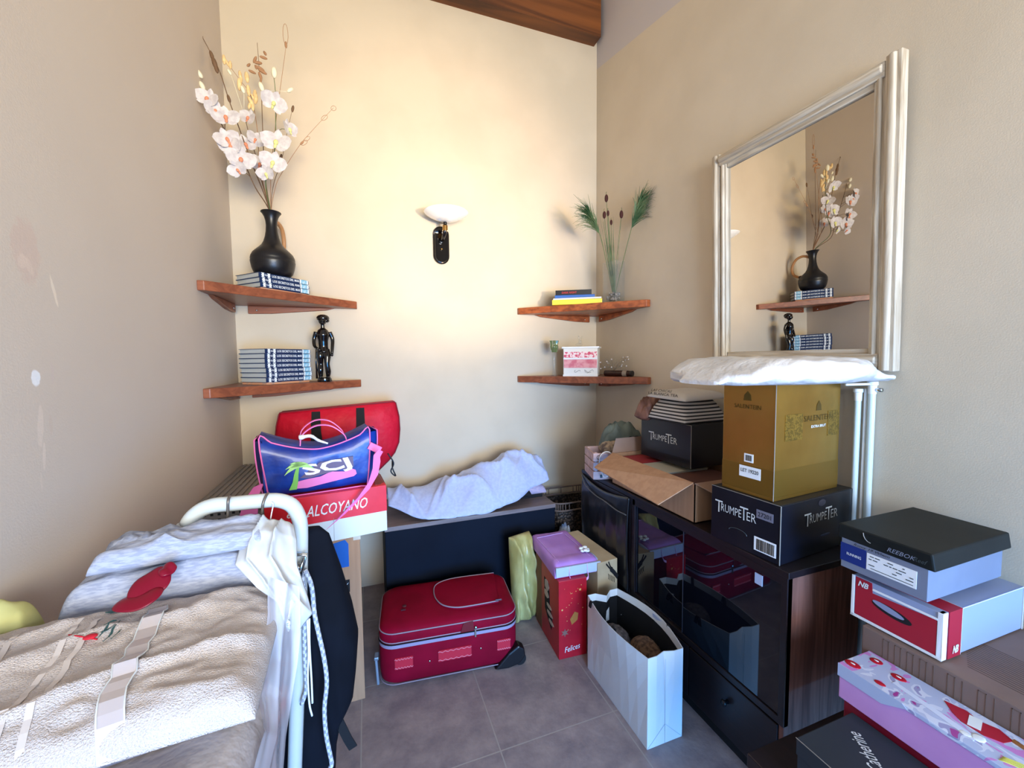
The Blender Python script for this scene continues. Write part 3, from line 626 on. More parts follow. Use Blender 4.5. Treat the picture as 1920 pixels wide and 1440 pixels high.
def outline(y, ins=0, n=10):
    P = [(ins+.012,y,.012)]+[(ins+u*(W_-2*ins)+.012*(2*u-1),y,topz(u)-.008) for u in [k/n for k in range(n+1)]]+[(W_-ins-.004,y,.012),(W_-.03-ins,y,.003),(.03+ins,y,.003)]
    return [Vector(p) for p in P]
o_ = outline(.0, .0); part('piping', MB().tube(sm(o_+[o_[0]],4)[:-1], .0032, 6, closed=True), 'pinkp', bg, True)
for s in (0,1):
    ep = MB(); x0 = W_+.002 if s else -.002; dx = .05 if s else -.03
    ep.grid(lambda u,v:(x0+dx*math.sin(PI*(.1+.9*u)*.55)*min(1,2.4*math.sin(PI*v)), .01+v*(D_-.02), .006+(.235-.006)*u), 10, 12)
    ep.grid(lambda u,v:(x0, .01+v*(D_-.02), .006+(.235-.006)*u), 4, 4)
    part('end_pocket', ep, 'navyfab' if not s else 'bluefab', bg, True)
    part('end_piping', MB().tube([(x0+dx*math.sin(PI*(.1+.9*u)*.55)*.9,.02,.01+.23*u) for u in [k/10 for k in range(11)]]+[(x0+dx*.6,D_-.03,.238)], .003, 6), 'pinkp', bg, True)
for yy, hh in ((.03,.075),(.13,.085)):
    part('handle', MB().ribbon(sm([(.13,yy,.2),(.14,yy,.2+hh*.6),(.19,yy+.02,.2+hh),(.25,yy+.03,.2+hh*.92),(.3,yy+.02,.2+hh*.4),(.31,yy,.2)],6), (0,.012,0), .004), 'pinkp', bg, label='pink carrying handle')
part('handle_wrap', MB().tube(sm([(.13,.02,.235),(.17,.01,.24),(.2,.03,.215),(.235,.02,.2)],4), [.012,.01,.007,.007,.007,.007,.006,.006,.006,.005,.005,.004,.004], 8), 'white', bg, True)
part('strap_buckle', MB().box((W_+.03,-.006,.165),(.055,.01,.032),ry=.55).box((W_+.045,-.006,.14),(.03,.008,.03),ry=.55), 'pinkp', bg, bevel=.002)
part('shoulder_strap', MB().ribbon([(0.030,1.790,1.114),(0.029,1.790,1.059),(0.014,1.790,1.003),(-0.026,1.790,0.944),(-0.073,1.790,0.898),(-0.115,1.790,0.858),(-0.173,1.790,0.811)], [(.012,0,.012),(.016,0,.014),(.02,0,.016),(.024,0,.016),(.02,0,.012),(.014,0,.008),(.004,0,.003)], .003), 'pinkp', bg, world=True, label='pink shoulder strap hanging over the carton')
part('shoulder_strap', MB().ribbon([(-.02,.02,.06),(-.045,-.01,.02),(-.055,-.02,-.04),(-.03,-.015,-.075)], [(.018,0,.006),(.024,0,.006),(.03,0,.0),(.02,0,0)], .003), 'pinkp', bg, label='pink shoulder strap hanging over the carton')
# logo
y = -.0075
part('logo_swash', MB().quadbox([(.095,y,.05),(.105,y,.033),(.15,y,.03),(.33,y,.053),(.342,y,.062),(.338,y,.08),(.325,y,.086),(.3,y,.078),(.24,y,.085),(.2,y,.07),(.15,y,.066),(.11,y,.06)], (0,-.001,0)), mat('pink_print',(226,120,190),.5), bg)
sh_ = MB().quadbox([(.125,y-.001,.075),(.2,y-.001,.13),(.33,y-.001,.14),(.33,y-.001,.092),(.25,y-.001,.085),(.16,y-.001,.07)], (0,-.0006,0)); part('logo_shadow', sh_, mat('brown_print',(96,80,110),.5), bg)
Rm = bg.matrix_world.to_3x3()
text(bg, 'SCJ', bg.matrix_world@Vector((.23,y-.0012,.103)), Rm@Vector((1,0,.08)), (0,0,1), .06, mat('logo_white',(236,226,240),.5), 'logo_letters', width=.19, shear=-.15, off=.03)
part('logo_palm_trunk', MB().ribbon([(.098,y-.002,.03),(.108,y-.002,.06),(.112,y-.002,.09),(.12,y-.002,.125)], [(.014,0,0),(.01,0,0),(.008,0,0),(.005,0,0)], .001), mat('palm_green',(120,190,84),.5), bg)
pl = MB()
for a, L in ((2.7,.05),(2.2,.05),(1.7,.045),(1.2,.045),(.7,.05),(.2,.06),(3.2,.05)):
    pl.ribbon([(.12+L*t*math.cos(a),y-.003,.125+L*t*math.sin(a)-.03*t*t) for t in (0,.25,.5,.75,1)], [(-.006*math.sin(a),0,.006*math.cos(a)),(-.008*math.sin(a),0,.008*math.cos(a)),(-.008*math.sin(a),0,.008*math.cos(a)),(-.005*math.sin(a),0,.005*math.cos(a)),(0,0,.0005)], .001)
part('logo_palm_leaves', pl, mat('palm_pale',(170,220,130),.5), bg)
# ------------------------------------------------------------------ dark chest with things on it
tk = thing('storage_chest', 'long black chest with a grey wooden lid along the back wall', 'chest', (.6,2.31,0))
M['chest'] = mat('dark_navy', (12,20,34), .7, c2=(9,16,29), sc=(3,3,3), spec=.15)
part('body', MB().b2((-.53,0,0),(.51,.47,.55)), 'chest', tk, bevel=.004)
part('lid', MB().b2((-.532,-.003,.55),(.512,.47,.575)), wood('grey_lid',(124,112,112),(104,92,92),0,.5,30), tk, bevel=.002, label='grey wooden lid')
single('flat_case', MB().b2((.2,2.46,.5755),(1.09,2.765,.6)), 'blackmat', 'thin flat black case lying on the chest lid under the pale blue cloth', 'case', (.65,2.6,.5755), bevel=.004)
single('folded_fabric', MB().slab([(.82,2.46,.6005),(1.12,2.46,.6005),(1.12,2.72,.6005),(.82,2.72,.6005)], .06, 20,20, 8, lambda u,v:.15*nz(u*9,v*9)), mat('pale_pink_fabric',(196,176,196),.8,c2=(170,160,190),sc=(40,40,90)), 'small folded pinkish fabric peeping out under the right end of the blue cloth', 'fabric', (.97,2.59,.6005), True)
hh = [(0,.69),(.12,.685),(.25,.70),(.4,.74),(.5,.78),(.62,.80),(.72,.835),(.82,.855),(.9,.835),(1.0,.76)]
def interp(T, x):
    for (a, b), (c, d) in zip(T, T[1:]):
        if x <= c: return b+(d-b)*(x-a)/(c-a)
    return T[-1][1]
fy = [(0,2.46),(.1,2.36),(.2,2.31),(.35,2.298),(.5,2.296),(.62,2.31),(.75,2.36),(.86,2.41),(1.0,2.45)]
hem = [(0,.64),(.1,.61),(.2,.583),(.35,.578),(.5,.58),(.62,.585),(.75,.615),(.86,.65),(1.0,.69)]
mb = MB()
def towelf(u, v):
    x = .1+1.03*u; y0 = interp(fy, u)+.006*math.sin(23*u); y1 = 2.72; y = y0+(y1-y0)*v
    zt = interp(hh, u); zh = interp(hem, u)+.004*math.sin(31*u)
    if v < .62: z = zh+(zt-zh)*math.sin(v/.62*PI/2)**.85
    else: z = zt-(zt-.63)*((v-.62)/.38)**2
    w = math.sin(PI*min(1,v*1.1+.05))
    z += w*(.045*max(0,fold(x*1.0+y*1.0,y*.5-x*.25,4.6))**4-.006+.02*max(0,fold(x*1.8-y,y*.8-x*.6,4,3))**4+.010*nz(x*8,y*8)); y -= w*.012*nz(x*5,z*5)
    return (x, y, max(z,.5765 if y<2.46 else .603))
mb.grid(towelf, 110, 50)
t = single('towel', mb, mat('pale_blue_cloth',(176,186,222),.9,c2=(186,196,228),sc=(60,60,60),bump=.4,bsc=400,bd=.001,sheen=.3), 'crumpled pale blue cloth draped over a heap on the black chest', 'cloth', (.62,2.5,.6), True)
so = t.modifiers.new('thickness','SOLIDIFY'); so.thickness = .005; so.offset = 1
# black heap that keeps the cloth up
single('clothes_heap', MB().slab([(.25,2.42,.6005),(1.0,2.42,.6005),(1.0,2.68,.6005),(.25,2.68,.6005)], .13, 24,16, 3, lambda u,v:-.45+.5*u+.08*nz(u*5,v*5)), 'blackmat', 'dark heap of clothes under the pale blue cloth', 'clothes', (.6,2.55,.6005), True)
# ------------------------------------------------------------------ suitcase
sc = thing('suitcase', 'dark red fabric suitcase lying flat on the tiles with a zipped front pocket', 'suitcase', (.012,1.855,0), math.radians(-5.5)); sc.scale = (1,1,1.06)
M['scfab'] = mat('crimson_fabric', (134,5,38), .7, c2=(120,4,32), sc=(6,6,6), bump=.35, bsc=500, bd=.0006, spec=.12); M['greyzip'] = mat('grey_trim', (146,130,142), .5)
W_, D_ = .655, .39
def rr(ins, z, r=.075, n=8, bul=0):
    x0, x1, y0, y1 = ins, W_-ins, ins, D_-ins; P = []
    for cx, cy, a0 in ((x1-r,y0+r,-PI/2),(x1-r,y1-r,0),(x0+r,y1-r,PI/2),(x0+r,y0+r,PI)):
        for k in range(n+1): a = a0+PI/2*k/n; P.append((cx+r*math.cos(a), cy+r*math.sin(a), z))
    return P
def loft(mb, R):
    n = len(R[0]); vs = [p for r_ in R for p in r_]
    return mb.add(vs, [(i*n+k, i*n+(k+1)%n, (i+1)*n+(k+1)%n, (i+1)*n+k) for i in range(len(R)-1) for k in range(n)])
b = MB(); loft(b, [rr(.18,.012,.02),rr(.02,.012),rr(.004,.03),rr(.0,.07),rr(.0,.155),rr(.002,.2)]); b.add(rr(.18,.012,.02),[tuple(range(36))])
part('lower_shell', b, 'scfab', sc, 50)
b = MB(); loft(b, [rr(.004,.196),rr(.001,.205),rr(.0,.235),rr(.004,.252),rr(.018,.262),rr(.05,.268),rr(.1,.272,.06),rr(.15,.274,.03),rr(.19,.275,.003)]); b.add(rr(.19,.275,.003),[tuple(range(36))])
part('lid', b, 'scfab', sc, 50)
for z_, m_, r_ in ((.021,'greyzip',.0022),(.206,'greyzip',.0028),(.247,'greyzip',.0028)):
    P = rr(.0015,z_); part('piping', MB().tube(P, r_, 6, closed=True), m_, sc, True)
P = rr(-.001,.19); zb = MB(); n = len(P)
zb.add([(p[0],p[1],z) for z in (.182,.197) for p in P], [(k,(k+1)%n,n+(k+1)%n,n+k) for k in range(n)]); part('zip_band', zb, mat('zip_grey',(150,140,168),.45), sc, True, label='grey zip band')
part('zip_seam', MB().tube(rr(-.002,.2), .0022, 6, closed=True), 'blackmat', sc, True)
part('zip_pull', MB().box((.44,-.006,.197),(.008,.006,.04)).ell((.442,-.007,.22),(.007,.005,.007)), 'chrome', sc, bevel=.001)
part('corner_patch', MB().quadbox([(.385,-.002,.247),(.43,-.002,.25),(.435,-.002,.206),(.37,-.002,.206)],(0,-.002,0)), mat('dark_crimson',(104,12,24),.5), sc)
# pocket on the lid
Pk = [(.6,.34),(.42,.345),(.33,.335),(.275,.3),(.262,.24),(.27,.17),(.3,.11),(.36,.075),(.44,.07),(.57,.075)]
Ps = sm([(p[0],p[1],.279) for p in Pk], 6)
pk = MB(); K = len(Ps); c0 = Vector((.45,.2,.283)); 
vs = [Vector((p.x,p.y,.268)) for p in Ps]+[Vector((p.x,p.y,.279)) for p in Ps]+[c0+(Vector((p.x,p.y,.284))-c0)*.85 for p in Ps]+[c0]
pk.add(vs, [(i*K+k, i*K+(k+1)%K, (i+1)*K+(k+1)%K, (i+1)*K+k) for i in range(2) for k in range(K)]+[(2*K+k, 2*K+(k+1)%K, 3*K) for k in range(K)])
part('front_pocket', pk, 'scfab', sc, 60)
part('pocket_zip', MB().tube(Ps, .0032, 6), 'greyzip', sc, True, label='grey pocket zip'); part('pocket_zip_pull', MB().box((.57,.072,.284),(.03,.008,.004)), 'chrome', sc)
part('badge', MB().box((.11,.13,.275),(.022,.01,.003)).ell((.115,.16,.275),(.01,.012,.002)), mat('badge',(96,50,60),.3,metal=.3), sc)
pm = mat('pink_stitching', (214,112,126), .6)
for x0, x1, yy in ((.07,.15,0),(.265,.42,0),(.545,.61,0)):
    hb = part('side_patch', MB().box(((x0+x1)/2,-.002,.115),(x1-x0,.004,.05)), mat('patch_red_%g'%x0,(184,26,50),.6), sc, label='bright red stitched patch')
    w_ = MB()
    for zz in (.096,.134): w_.tube([(x0+(x1-x0)*k/24,-.005,zz+.0028*math.sin(k*1.6)) for k in range(25)], .002, 5)
    sub('stitching', w_, pm, hb)
part('stud', MB().ell((.225,-.002,.1),(.005,.003,.005)).ell((.465,-.002,.115),(.005,.003,.005)), 'chrome', sc, True)
for yy in (.0,.33):
    wh = MB().quadbox([(.53,yy-.012,.004),(.6,yy-.012,.0),(.655,yy-.012,.012),(.685,yy-.012,.045),(.68,yy-.012,.08),(.65,yy-.012,.1),(.6,yy-.012,.07)], (0,.05,0))
    w0 = part('wheel_housing', wh, 'black', sc, bevel=.008, label='black plastic wheel housing')
    sub('wheel', MB().tube([(.66,yy-.004,.03),(.66,yy+.03,.03)], .029, 20), 'blackmat', w0, 40)
part('foot', MB().quadbox([(-.012,.02,.02),(-.02,.035,.13),(-.02,.06,.13),(-.012,.06,.02)],(.012,0,0)).box((-.012,.05,.13),(.02,.04,.014)), mat('steel',(150,170,190),.3,metal=.7), sc, bevel=.003, label='bright metal foot')
# ------------------------------------------------------------------ yellow bag, red box, lilac bag, beige box
mb = MB().slab([(.745,2.1,.003),(.885,2.12,.003),(.88,2.19,.48),(.745,2.17,.47)], .06, 30, 40, 6, lambda u,v:.8*fold(u*1.7+v*.7,v*1.3,1)-.2+.35*nz(u*5,v*7), base=.4)
single('plastic_bag', mb, mat('yellow_plastic',(190,184,124),.35,c2=(164,154,92),sc=(14,14,5),coat=.2), 'crumpled yellow-green plastic bag standing against the chest behind the suitcase', 'bag', (.81,2.14,0), True)
M['red_gift'] = mat('red_gift_card', (186,22,40), .4, c2=(160,16,34), sc=(5,5,5))
rx = thing('gift_box', 'tall red gift box with yellow stars under the lilac bag', 'box', (.86,1.752,0), math.radians(-3.5))
part('body', MB().b2((0,0,0),(.152,.33,.402)), 'red_gift', rx, bevel=.002)
part('side_panel', MB().b2((-.0015,.24,.01),(0,.33,.395)), mat('brown_panel',(110,66,40),.6), rx, label='brown side panel')
fgp = MB()
for (y_, z_, a_, b_) in ((.16,.30,.028,.03),(.165,.25,.03,.02),(.13,.2,.03,.012),(.12,.165,.035,.012),(.1,.13,.03,.012)):
    fgp.quadbox([(-.0008,y_+a_*math.cos(k*PI/5)*(1+.25*(k%2)),z_+b_*math.sin(k*PI/5)) for k in range(10)], (-.0012,0,0))
part('side_print', fgp, mat('cream_print',(190,176,160),.5), rx, label='cream and black printed figure')
part('side_print_dark', MB().quadbox([(-.0006,.2,.33),(-.0006,.19,.16),(-.0006,.1,.09),(-.0006,.08,.14),(-.0006,.12,.22),(-.0006,.13,.32)],(-.0008,0,0)), 'blackmat', rx)
st = MB(); random.seed(3)
def star(mb, x, z, r, y=-.0006, n=5):
    mb.quadbox([(x+(r if k%2==0 else r*.45)*math.sin(PI*k/n), y, z+(r if k%2==0 else r*.45)*math.cos(PI*k/n)) for k in range(2*n)][::-1], (0,-.0008,0))
for i in range(20): star(st, random.uniform(.01,.14), random.uniform(.14,.37), random.choice((.0018,.0025,.003)))
star(st, .115, .345, .008); star(st, .018, .255, .006)
part('printed_stars', st, mat('star_yellow',(226,180,110),.5), rx)
part('printed_bell', MB().quadbox([(.06,-.0006,.2),(.085,-.0006,.235),(.105,-.0006,.225),(.1,-.0006,.19),(.07,-.0006,.17)],(0,-.0008,0)), mat('amber_print',(170,110,50),.5), rx)
sn = MB(); star(sn, .032, .135, .022, n=6); part('printed_snowflake', sn, mat('grey_print',(130,90,80),.5), rx)
text(rx, 'Felices', rx.matrix_world@Vector((.072,-.0006,.05)), rx.matrix_world.to_3x3()@Vector((1,0,.12)), (0,0,1), .028, M['wprint'], 'lettering', width=.085, shear=.35)
lb = thing('gift_bag', 'lilac paper gift bag lying flat on top of the red gift box', 'bag', (.985,1.9,.404), math.radians(-3))
M['lilac'] = mat('lilac_paper', (186,140,216), .5, c2=(176,128,206), sc=(8,8,8), bump=.25, bsc=18, bd=.004); M['palebl'] = mat('pale_blue_side', (176,192,226), .5)
b = MB().slab([(-.125,-.125,0),(.13,-.125,0),(.125,.29,0),(-.115,.29,0)], .062, 30, 30, 14, lambda u,v:.05*nz(u*5,v*5)+(.08 if v<.2 else 0))
part('body', b, 'lilac', lb, 40)
part('opening', MB().b2((-.12,-.131,.004),(.128,-.118,.052)).ell((.12,-.06,.03),(.02,.07,.028)), 'palebl', lb, bevel=.006, label='pale blue folded opening')
part('fold_line', MB().tube([(-.09,-.09,.066),(-.1,.2,.066),(.07,.22,.066)], .0015, 5).tube([(.09,-.08,.066),(.075,.2,.066)], .0015, 5), mat('lilac_light',(214,176,236),.5), lb)
part('handle', MB().ribbon(sm([(-.045,-.13,.05),(-.05,-.136,.01),(-.035,-.15,-.02),(.04,-.152,-.012),(.05,-.136,.015),(.05,-.132,.05)],5), [(0,.001,.006)]*26, .0025), mat('pink_cord',(226,170,226),.5), lb)
bw = MB()
for a in range(7): bw.ell((.085+.016*math.cos(a*.9),-.03+.02*math.sin(a*.9),.075+.006*(a%2)), (.014,.011,.007), 8, 6)
part('bow', bw, 'white', lb, True, label='small white bow')
bb = thing('paper_bag', 'beige paper bag with a black printed drawing leaning against the cabinet', 'bag', (1.13,1.95,0), math.radians(4))
part('body', MB().add([(-.06,-.19,0),(.066,-.19,0),(.066,.2,0),(-.06,.2,0),(-.06,-.19,.452),(.064,-.19,.455),(.06,.18,.462),(-.05,.18,.46)], [(3,2,1,0),(0,1,5,4),(1,2,6,5),(2,3,7,6),(3,0,4,7),(4,5,6,7)]), mat('beige_paper',(186,168,136),.75,c2=(170,150,118),sc=(5,5,5)), bb, bevel=.003)
pr_ = MB(); F_ = lambda x, z: (x-.024, -.1925, z)
pr_.ribbon(sm([F_(.015,.44),F_(.035,.415),F_(.06,.39),F_(.088,.355)],5), [(.002,0,.004)]*7+[(.005,0,.010)]*9, .001)
pr_.ribbon(sm([F_(.03,.448),F_(.042,.42),F_(.055,.41)],4), (.002,0,.003), .001)
for k in range(5): pr_.tube(sm([F_(.028+.009*k,.385-.006*k),F_(.032+.009*k,.37-.006*k),F_(.03+.009*k,.355-.006*k)],3), .0013, 4)
part('printed_drawing', pr_, 'blackmat', bb)
# ------------------------------------------------------------------ white paper carrier bag
wb = thing('paper_bag', 'white paper carrier bag with a black inside standing in front of the cabinet', 'bag', (1.05,1.435,0))
M['wpaper'] = mat('white_gloss_paper', (214,222,228), .4); M['bpaper'] = mat('black_lining', (12,13,17), .6)
def ring(z, k, o=0):
    hx0, hx1, L = -.083, .083, .222
    b = .03*k; P = []
    n = 8
    for i in range(n+1): t = i/n; P.append((hx0+o-b*math.sin(PI*t), L-o-(2*L-2*o)*t, z(hx0,L-2*L*t) ))
    for i in range(1,4): t = i/4; P.append((hx0+o+(hx1-hx0-2*o)*t, -L+o+(.012*k if i==2 else 0), z(0,-L)))
    for i in range(n+1): t = i/n; P.append((hx1-o+b*1.6*math.sin(PI*t), -L+o+(2*L-2*o)*t, z(hx1,-L+2*L*t)))
    for i in range(1,4): t = i/4; P.append((hx1-o-(hx1-hx0-2*o)*t, L-o-(.035*k if i==2 else 0), z(0,L)))
    return P
zf0 = lambda h: (lambda x,y: h)
b = MB(); loft(b, [ring(zf0(.001),0),ring(zf0(.2),.4),ring(zf0(.3),.8),ring(zf0(.365),1)]); b.add(ring(zf0(.001),0), [tuple(range(24))])
part('body', b, 'wpaper', wb)
b = MB(); loft(b, [ring(zf0(.332),.9,.003),ring(zf0(.3),.8,.003),ring(zf0(.2),.4,.003),ring(zf0(.005),0,.003)]); b.add(ring(zf0(.005),0,.003), [tuple(range(24))])
part('lining', b, 'bpaper', wb, label='black lining')
b = MB(); loft(b, [ring(zf0(.3655),1,.0),ring(zf0(.3655),1,.0022),ring(zf0(.33),.9,.0022)]); part('turned_rim', b, 'wpaper', wb)
for x_, y_, s in ((.128,.08,1),(.118,-.1,1),(-.098,-.03,-1),(-.09,.16,-1)):
    part('handle_stub', MB().ribbon(sm([(x_,y_,.33),(x_+.002*s,y_+.004,.366),(x_+.007*s,y_+.01,.362),(x_+.008*s,y_+.018,.335)],4), (0,.009,0), .003), 'blackmat', wb, label='black ribbon handle stub')
part('rim_label', MB().box((.125,-.02,.35),(.0012,.06,.016)), 'palebl', wb)
part('crease', MB().tube([(.0,-.2225,.002),(.0,-.2215,.34)],.0007,4).tube([(-.083,-.2228,.002),(0,-.2228,.08),(.083,-.2228,.002)],.0007,4), mat('crease',(150,168,182),.6), wb)
part('printed_mark', MB().tube(sm([(-.089,.02,.165),(-.089,.0,.15),(-.089,-.01,.17),(-.089,-.03,.145)],4), .0012, 4), 'gplast', wb)
for k, (c, d, lab) in enumerate((((1.025,1.5,.245),(.05,.075,.045),'grey furry slipper deep inside the white paper bag'),((1.09,1.375,.245),(.055,.085,.05),'brown furry slipper inside the white paper bag, nearer the front'))):
    m = MB().ell(c, d, 22, 16)
    m.v = [Vector(c)+(p-Vector(c))*(1+.14*nz(p.x*40,p.y*40,p.z*40)) for p in m.v]
    fb = single('slipper', m, mat('fur_%d'%k, ((96,90,92),(112,88,70))[k], .95, c2=((60,58,60),(70,54,44))[k], sc=(70,70,70), bump=.8, bsc=150, bd=.004), lab, 'slipper', c, True, group='furry slippers in the white bag')
single('shoe_box', MB().b2((.98,1.24,.006),(1.12,1.63,.198)), 'blackmat', 'black box at the bottom of the white paper bag under the slippers', 'box', (1.05,1.43,.006))
# ------------------------------------------------------------------ cabinet
cab = thing('cabinet', 'low dark wooden cabinet with smoked sliding glass doors against the right wall', 'cabinet', (1.25,.89,0))
CW, CL, CH = .355, 1.32, .81
part('top', MB().b2((-.004,-.004,CH-.022),(CW,CL,CH)), 'cab_dark', cab, bevel=.002)
part('side_panel', MB().b2((.0,0,0),(CW,.018,CH-.022)), 'cab', cab, bevel=.002)
part('side_panel', MB().b2((.0,CL-.018,0),(CW,CL,CH-.022)), 'cab', cab, bevel=.002)
part('back_panel', MB().b2((CW-.008,.018,.05),(CW,CL-.018,CH-.022)), 'cab_dark', cab)
part('shelf_board', MB().b2((.03,.018,.53),(CW-.008,.8,.545)).b2((.004,.018,.285),(CW-.008,CL-.018,.305)), 'cab_dark', cab)
part('divider', MB().b2((.0,.805,.05),(CW-.01,.823,CH-.022)), 'cab_dark', cab)
part('frame_rail', MB().b2((-.003,.018,.285),(.02,.806,.31)).b2((-.003,.018,.76),(.02,.806,.79)).b2((-.003,.786,.31),(.006,.822,.79)).b2((-.003,0,.285),(.02,.02,.79)), 'cab_dark', cab, bevel=.001)
part('plinth', MB().b2((.02,.018,0),(.035,CL-.018,.05)), 'blackmat', cab)
M['smoke'] = mat('smoked_glass', (12,14,24), .025, coat=0, spec=.9)
for k, (a, c, x) in enumerate(((.02,.46,.002),(.43,.786,.009))):
    g = part('sliding_door', MB().b2((x,a,.312),(x+.004,c,.758)), 'smoke', cab, label='smoked glass sliding door')
    sub('door_edge', MB().b2((x-.001,c-.004,.312),(x+.005,c,.758)), mat('door_edge_%d'%k,(70,76,92),.3,metal=.4), g)
part('tag', MB().b2((-.0008,.09,.715),(.002,.118,.752)), 'palebl', cab)
for k, (a, c) in enumerate(((.02,.41),(.415,.8))):
    dr = part('drawer', MB().b2((-.004,a,.06),(.012,c,.278)), 'cab_dark', cab, bevel=.002)
    sub('knob', MB().lathe([(0,0),(.008,.001),(.006,.012),(.012,.018),(.01,.026),(0,.027)],n=14), 'black', dr, True)
    kk = dr.children[0]; kk.rotation_euler = (0,-PI/2,0); kk.location = (-.003,(a+c)/2,.2)
part('end_door', MB().b2((-.003,.826,.06),(.012,CL-.02,.785)), 'cab_dark', cab, bevel=.002)
# black plastic sack hanging in front of the far end
m = MB()
def sack(u, v):
    y = 1.715+.475*u; z = .79-.5*v*(1-.12*u); s = math.sin(PI*min(1,v*1.2)); top = .03*math.sin(PI*u)*(1-v)
    return (1.240-.012*math.sin(PI*u)**.5-.009*(1+fold(u*5,v*.7,1))*s*.6-.004*v, y, z-top+.0)
m.grid(sack, 60, 34)
sk = single('plastic_sack', m, mat('black_sack',(34,34,38),.28,c2=(24,24,27),sc=(10,10,3),coat=.3), 'creased black plastic sack hanging over the far end of the cabinet', 'sack', (1.22,1.95,.3), True)
so = sk.modifiers.new('thickness','SOLIDIFY'); so.thickness = .006; so.offset = -1
sk2 = MB().tube(sm([(1.235,2.19,.785),(1.219,2.12,.74),(1.215,2.0,.716),(1.214,1.9,.713),(1.218,1.8,.70),(1.232,1.725,.695)],6), .0035, 6)
o = part('rim', sk2, mat('sack_rim',(84,82,80),.35), sk, True, world=True)
# ------------------------------------------------------------------ corner behind
wk = thing('wicker_basket', 'dark wicker basket with openwork rim in the back right corner', 'basket', (1.36,2.56,0))
def wv(u, v):
    a = 2*PI*u; s = 1+.1*v; e = .35; c_, s_ = math.cos(a), math.sin(a)
    return (.19*s*abs(c_)**e*(1 if c_>0 else -1), .15*s*abs(s_)**e*(1 if s_>0 else -1), .0+.47*v)
N = NT('wicker'); vv = N.coord((70,70,70)); wn = N.n('ShaderNodeTexVoronoi', {'Vector': vv, 'Scale': 1.0})
N.l(N.mix(N.ramp(wn.outputs[0], .2, .6), lin((96,82,72)), lin((24,18,16))), N.b.inputs['Base Color']); N.bump(wn.outputs[0], .8, .004); M['wicker'] = N.m
b = MB(); b.grid(wv, 48, 10, True); b.grid(lambda u,v:(wv(u,v)[0]*.96,wv(u,v)[1]*.95,wv(u,v)[2]), 48, 10, True); b.add([wv(k/48,0) for k in range(48)], [tuple(range(48))]); part('body', b, 'wicker', wk, 40)
lat = MB()
for z in (.48,.53): lat.tube([ (p[0],p[1],z) for p in [wv(k/48,1) for k in range(48)]], .006, 6, closed=True)
for k in range(48):
    p = wv(k/48,1); lat.tube([(p[0],p[1],.475),(p[0],p[1],.53)], .0035, 5)
part('openwork_rim', lat, mat('wicker_rim',(112,96,88),.8), wk, True)
single('plastic_tub', MB().lathe([(.07,0),(.085,.004),(.1,.22),(.104,.225),(.098,.227),(.094,.215),(.08,.01),(0,.008)],(1.19,2.32,0),28), mat('tub_white',(200,206,214),.4), 'round white plastic tub on the floor between the chest and the cabinet', 'tub', (1.19,2.32,0), 40)
single('plastic_bag', MB().slab([(1.14,2.27,.229),(1.24,2.27,.229),(1.24,2.38,.229),(1.14,2.38,.229)], .14, 22, 22, 2.4, lambda u,v:.5*fold(u*3,v*3,1)), mat('blue_plastic',(96,128,176),.35,c2=(190,200,214),sc=(14,14,14),coat=.2), 'crumpled blue and white plastic bag on the white tub behind the cabinet end', 'bag', (1.19,2.32,.229), True)
# ------------------------------------------------------------------ crate and things on the far end of the cabinet
cr = thing('wooden_crate', 'small whitewashed wooden crate with a white rope handle', 'crate', (1.245,2.17,.8105), math.radians(-16))
M['crate'] = wood('crate_wood', (206,178,176), (170,142,142), 0, .7, 24, .3)
CX, CY, CZ = .3, .2, .155
b = MB()
for k in range(3):
    z0 = .004+k*.052; 
    part('slat', MB().b2((0,-CY,z0),(CX,-CY+.01,z0+.045)), 'crate', cr, bevel=.0015); part('slat', MB().b2((0,-.01,z0),(CX,0,z0+.045)), 'crate', cr, bevel=.0015)
    part('end_slat', MB().b2((-.001,-CY+.011,z0),(.009,-.011,z0+.045)), 'crate', cr, bevel=.0015); part('end_slat', MB().b2((CX-.01,-CY+.011,z0),(CX,-.011,z0+.045)), 'crate', cr, bevel=.0015)
part('corner_post', MB().b2((.01,-CY+.01,0),(.026,-CY+.026,CZ)).b2((CX-.026,-CY+.01,0),(CX-.01,-CY+.026,CZ)).b2((.01,-.026,0),(.026,-.01,CZ)).b2((CX-.026,-.026,0),(CX-.01,-.01,CZ)), 'crate', cr)
part('bottom', MB().b2((.01,-CY+.01,0),(CX-.01,-.01,.008)), 'crate', cr)
part('rope_handle', MB().tube(sm([(.05,-CY-.004,.1),(.04,-CY-.03,.06),(.05,-CY-.045,.03),(.085,-CY-.045,.05),(.11,-CY-.04,.11),(.09,-CY-.03,.16),(.06,-CY-.02,.165),(.035,-CY-.014,.14),(.03,-CY-.012,.09)],6), .0028, 8), mat('rope_white',(214,208,200),.9), cr, True, label='white rope handle')
part('printed_mark', MB().tube([(.03+.01*math.cos(k),-CY-.0006,.13+.012*math.sin(k)) for k in range(7)], .0018, 4).box((.045,-CY-.0006,.022),(.014,.001,.018)).box((.2,-CY-.0006,.126),(.014,.001,.018)), 'bookedge', cr)
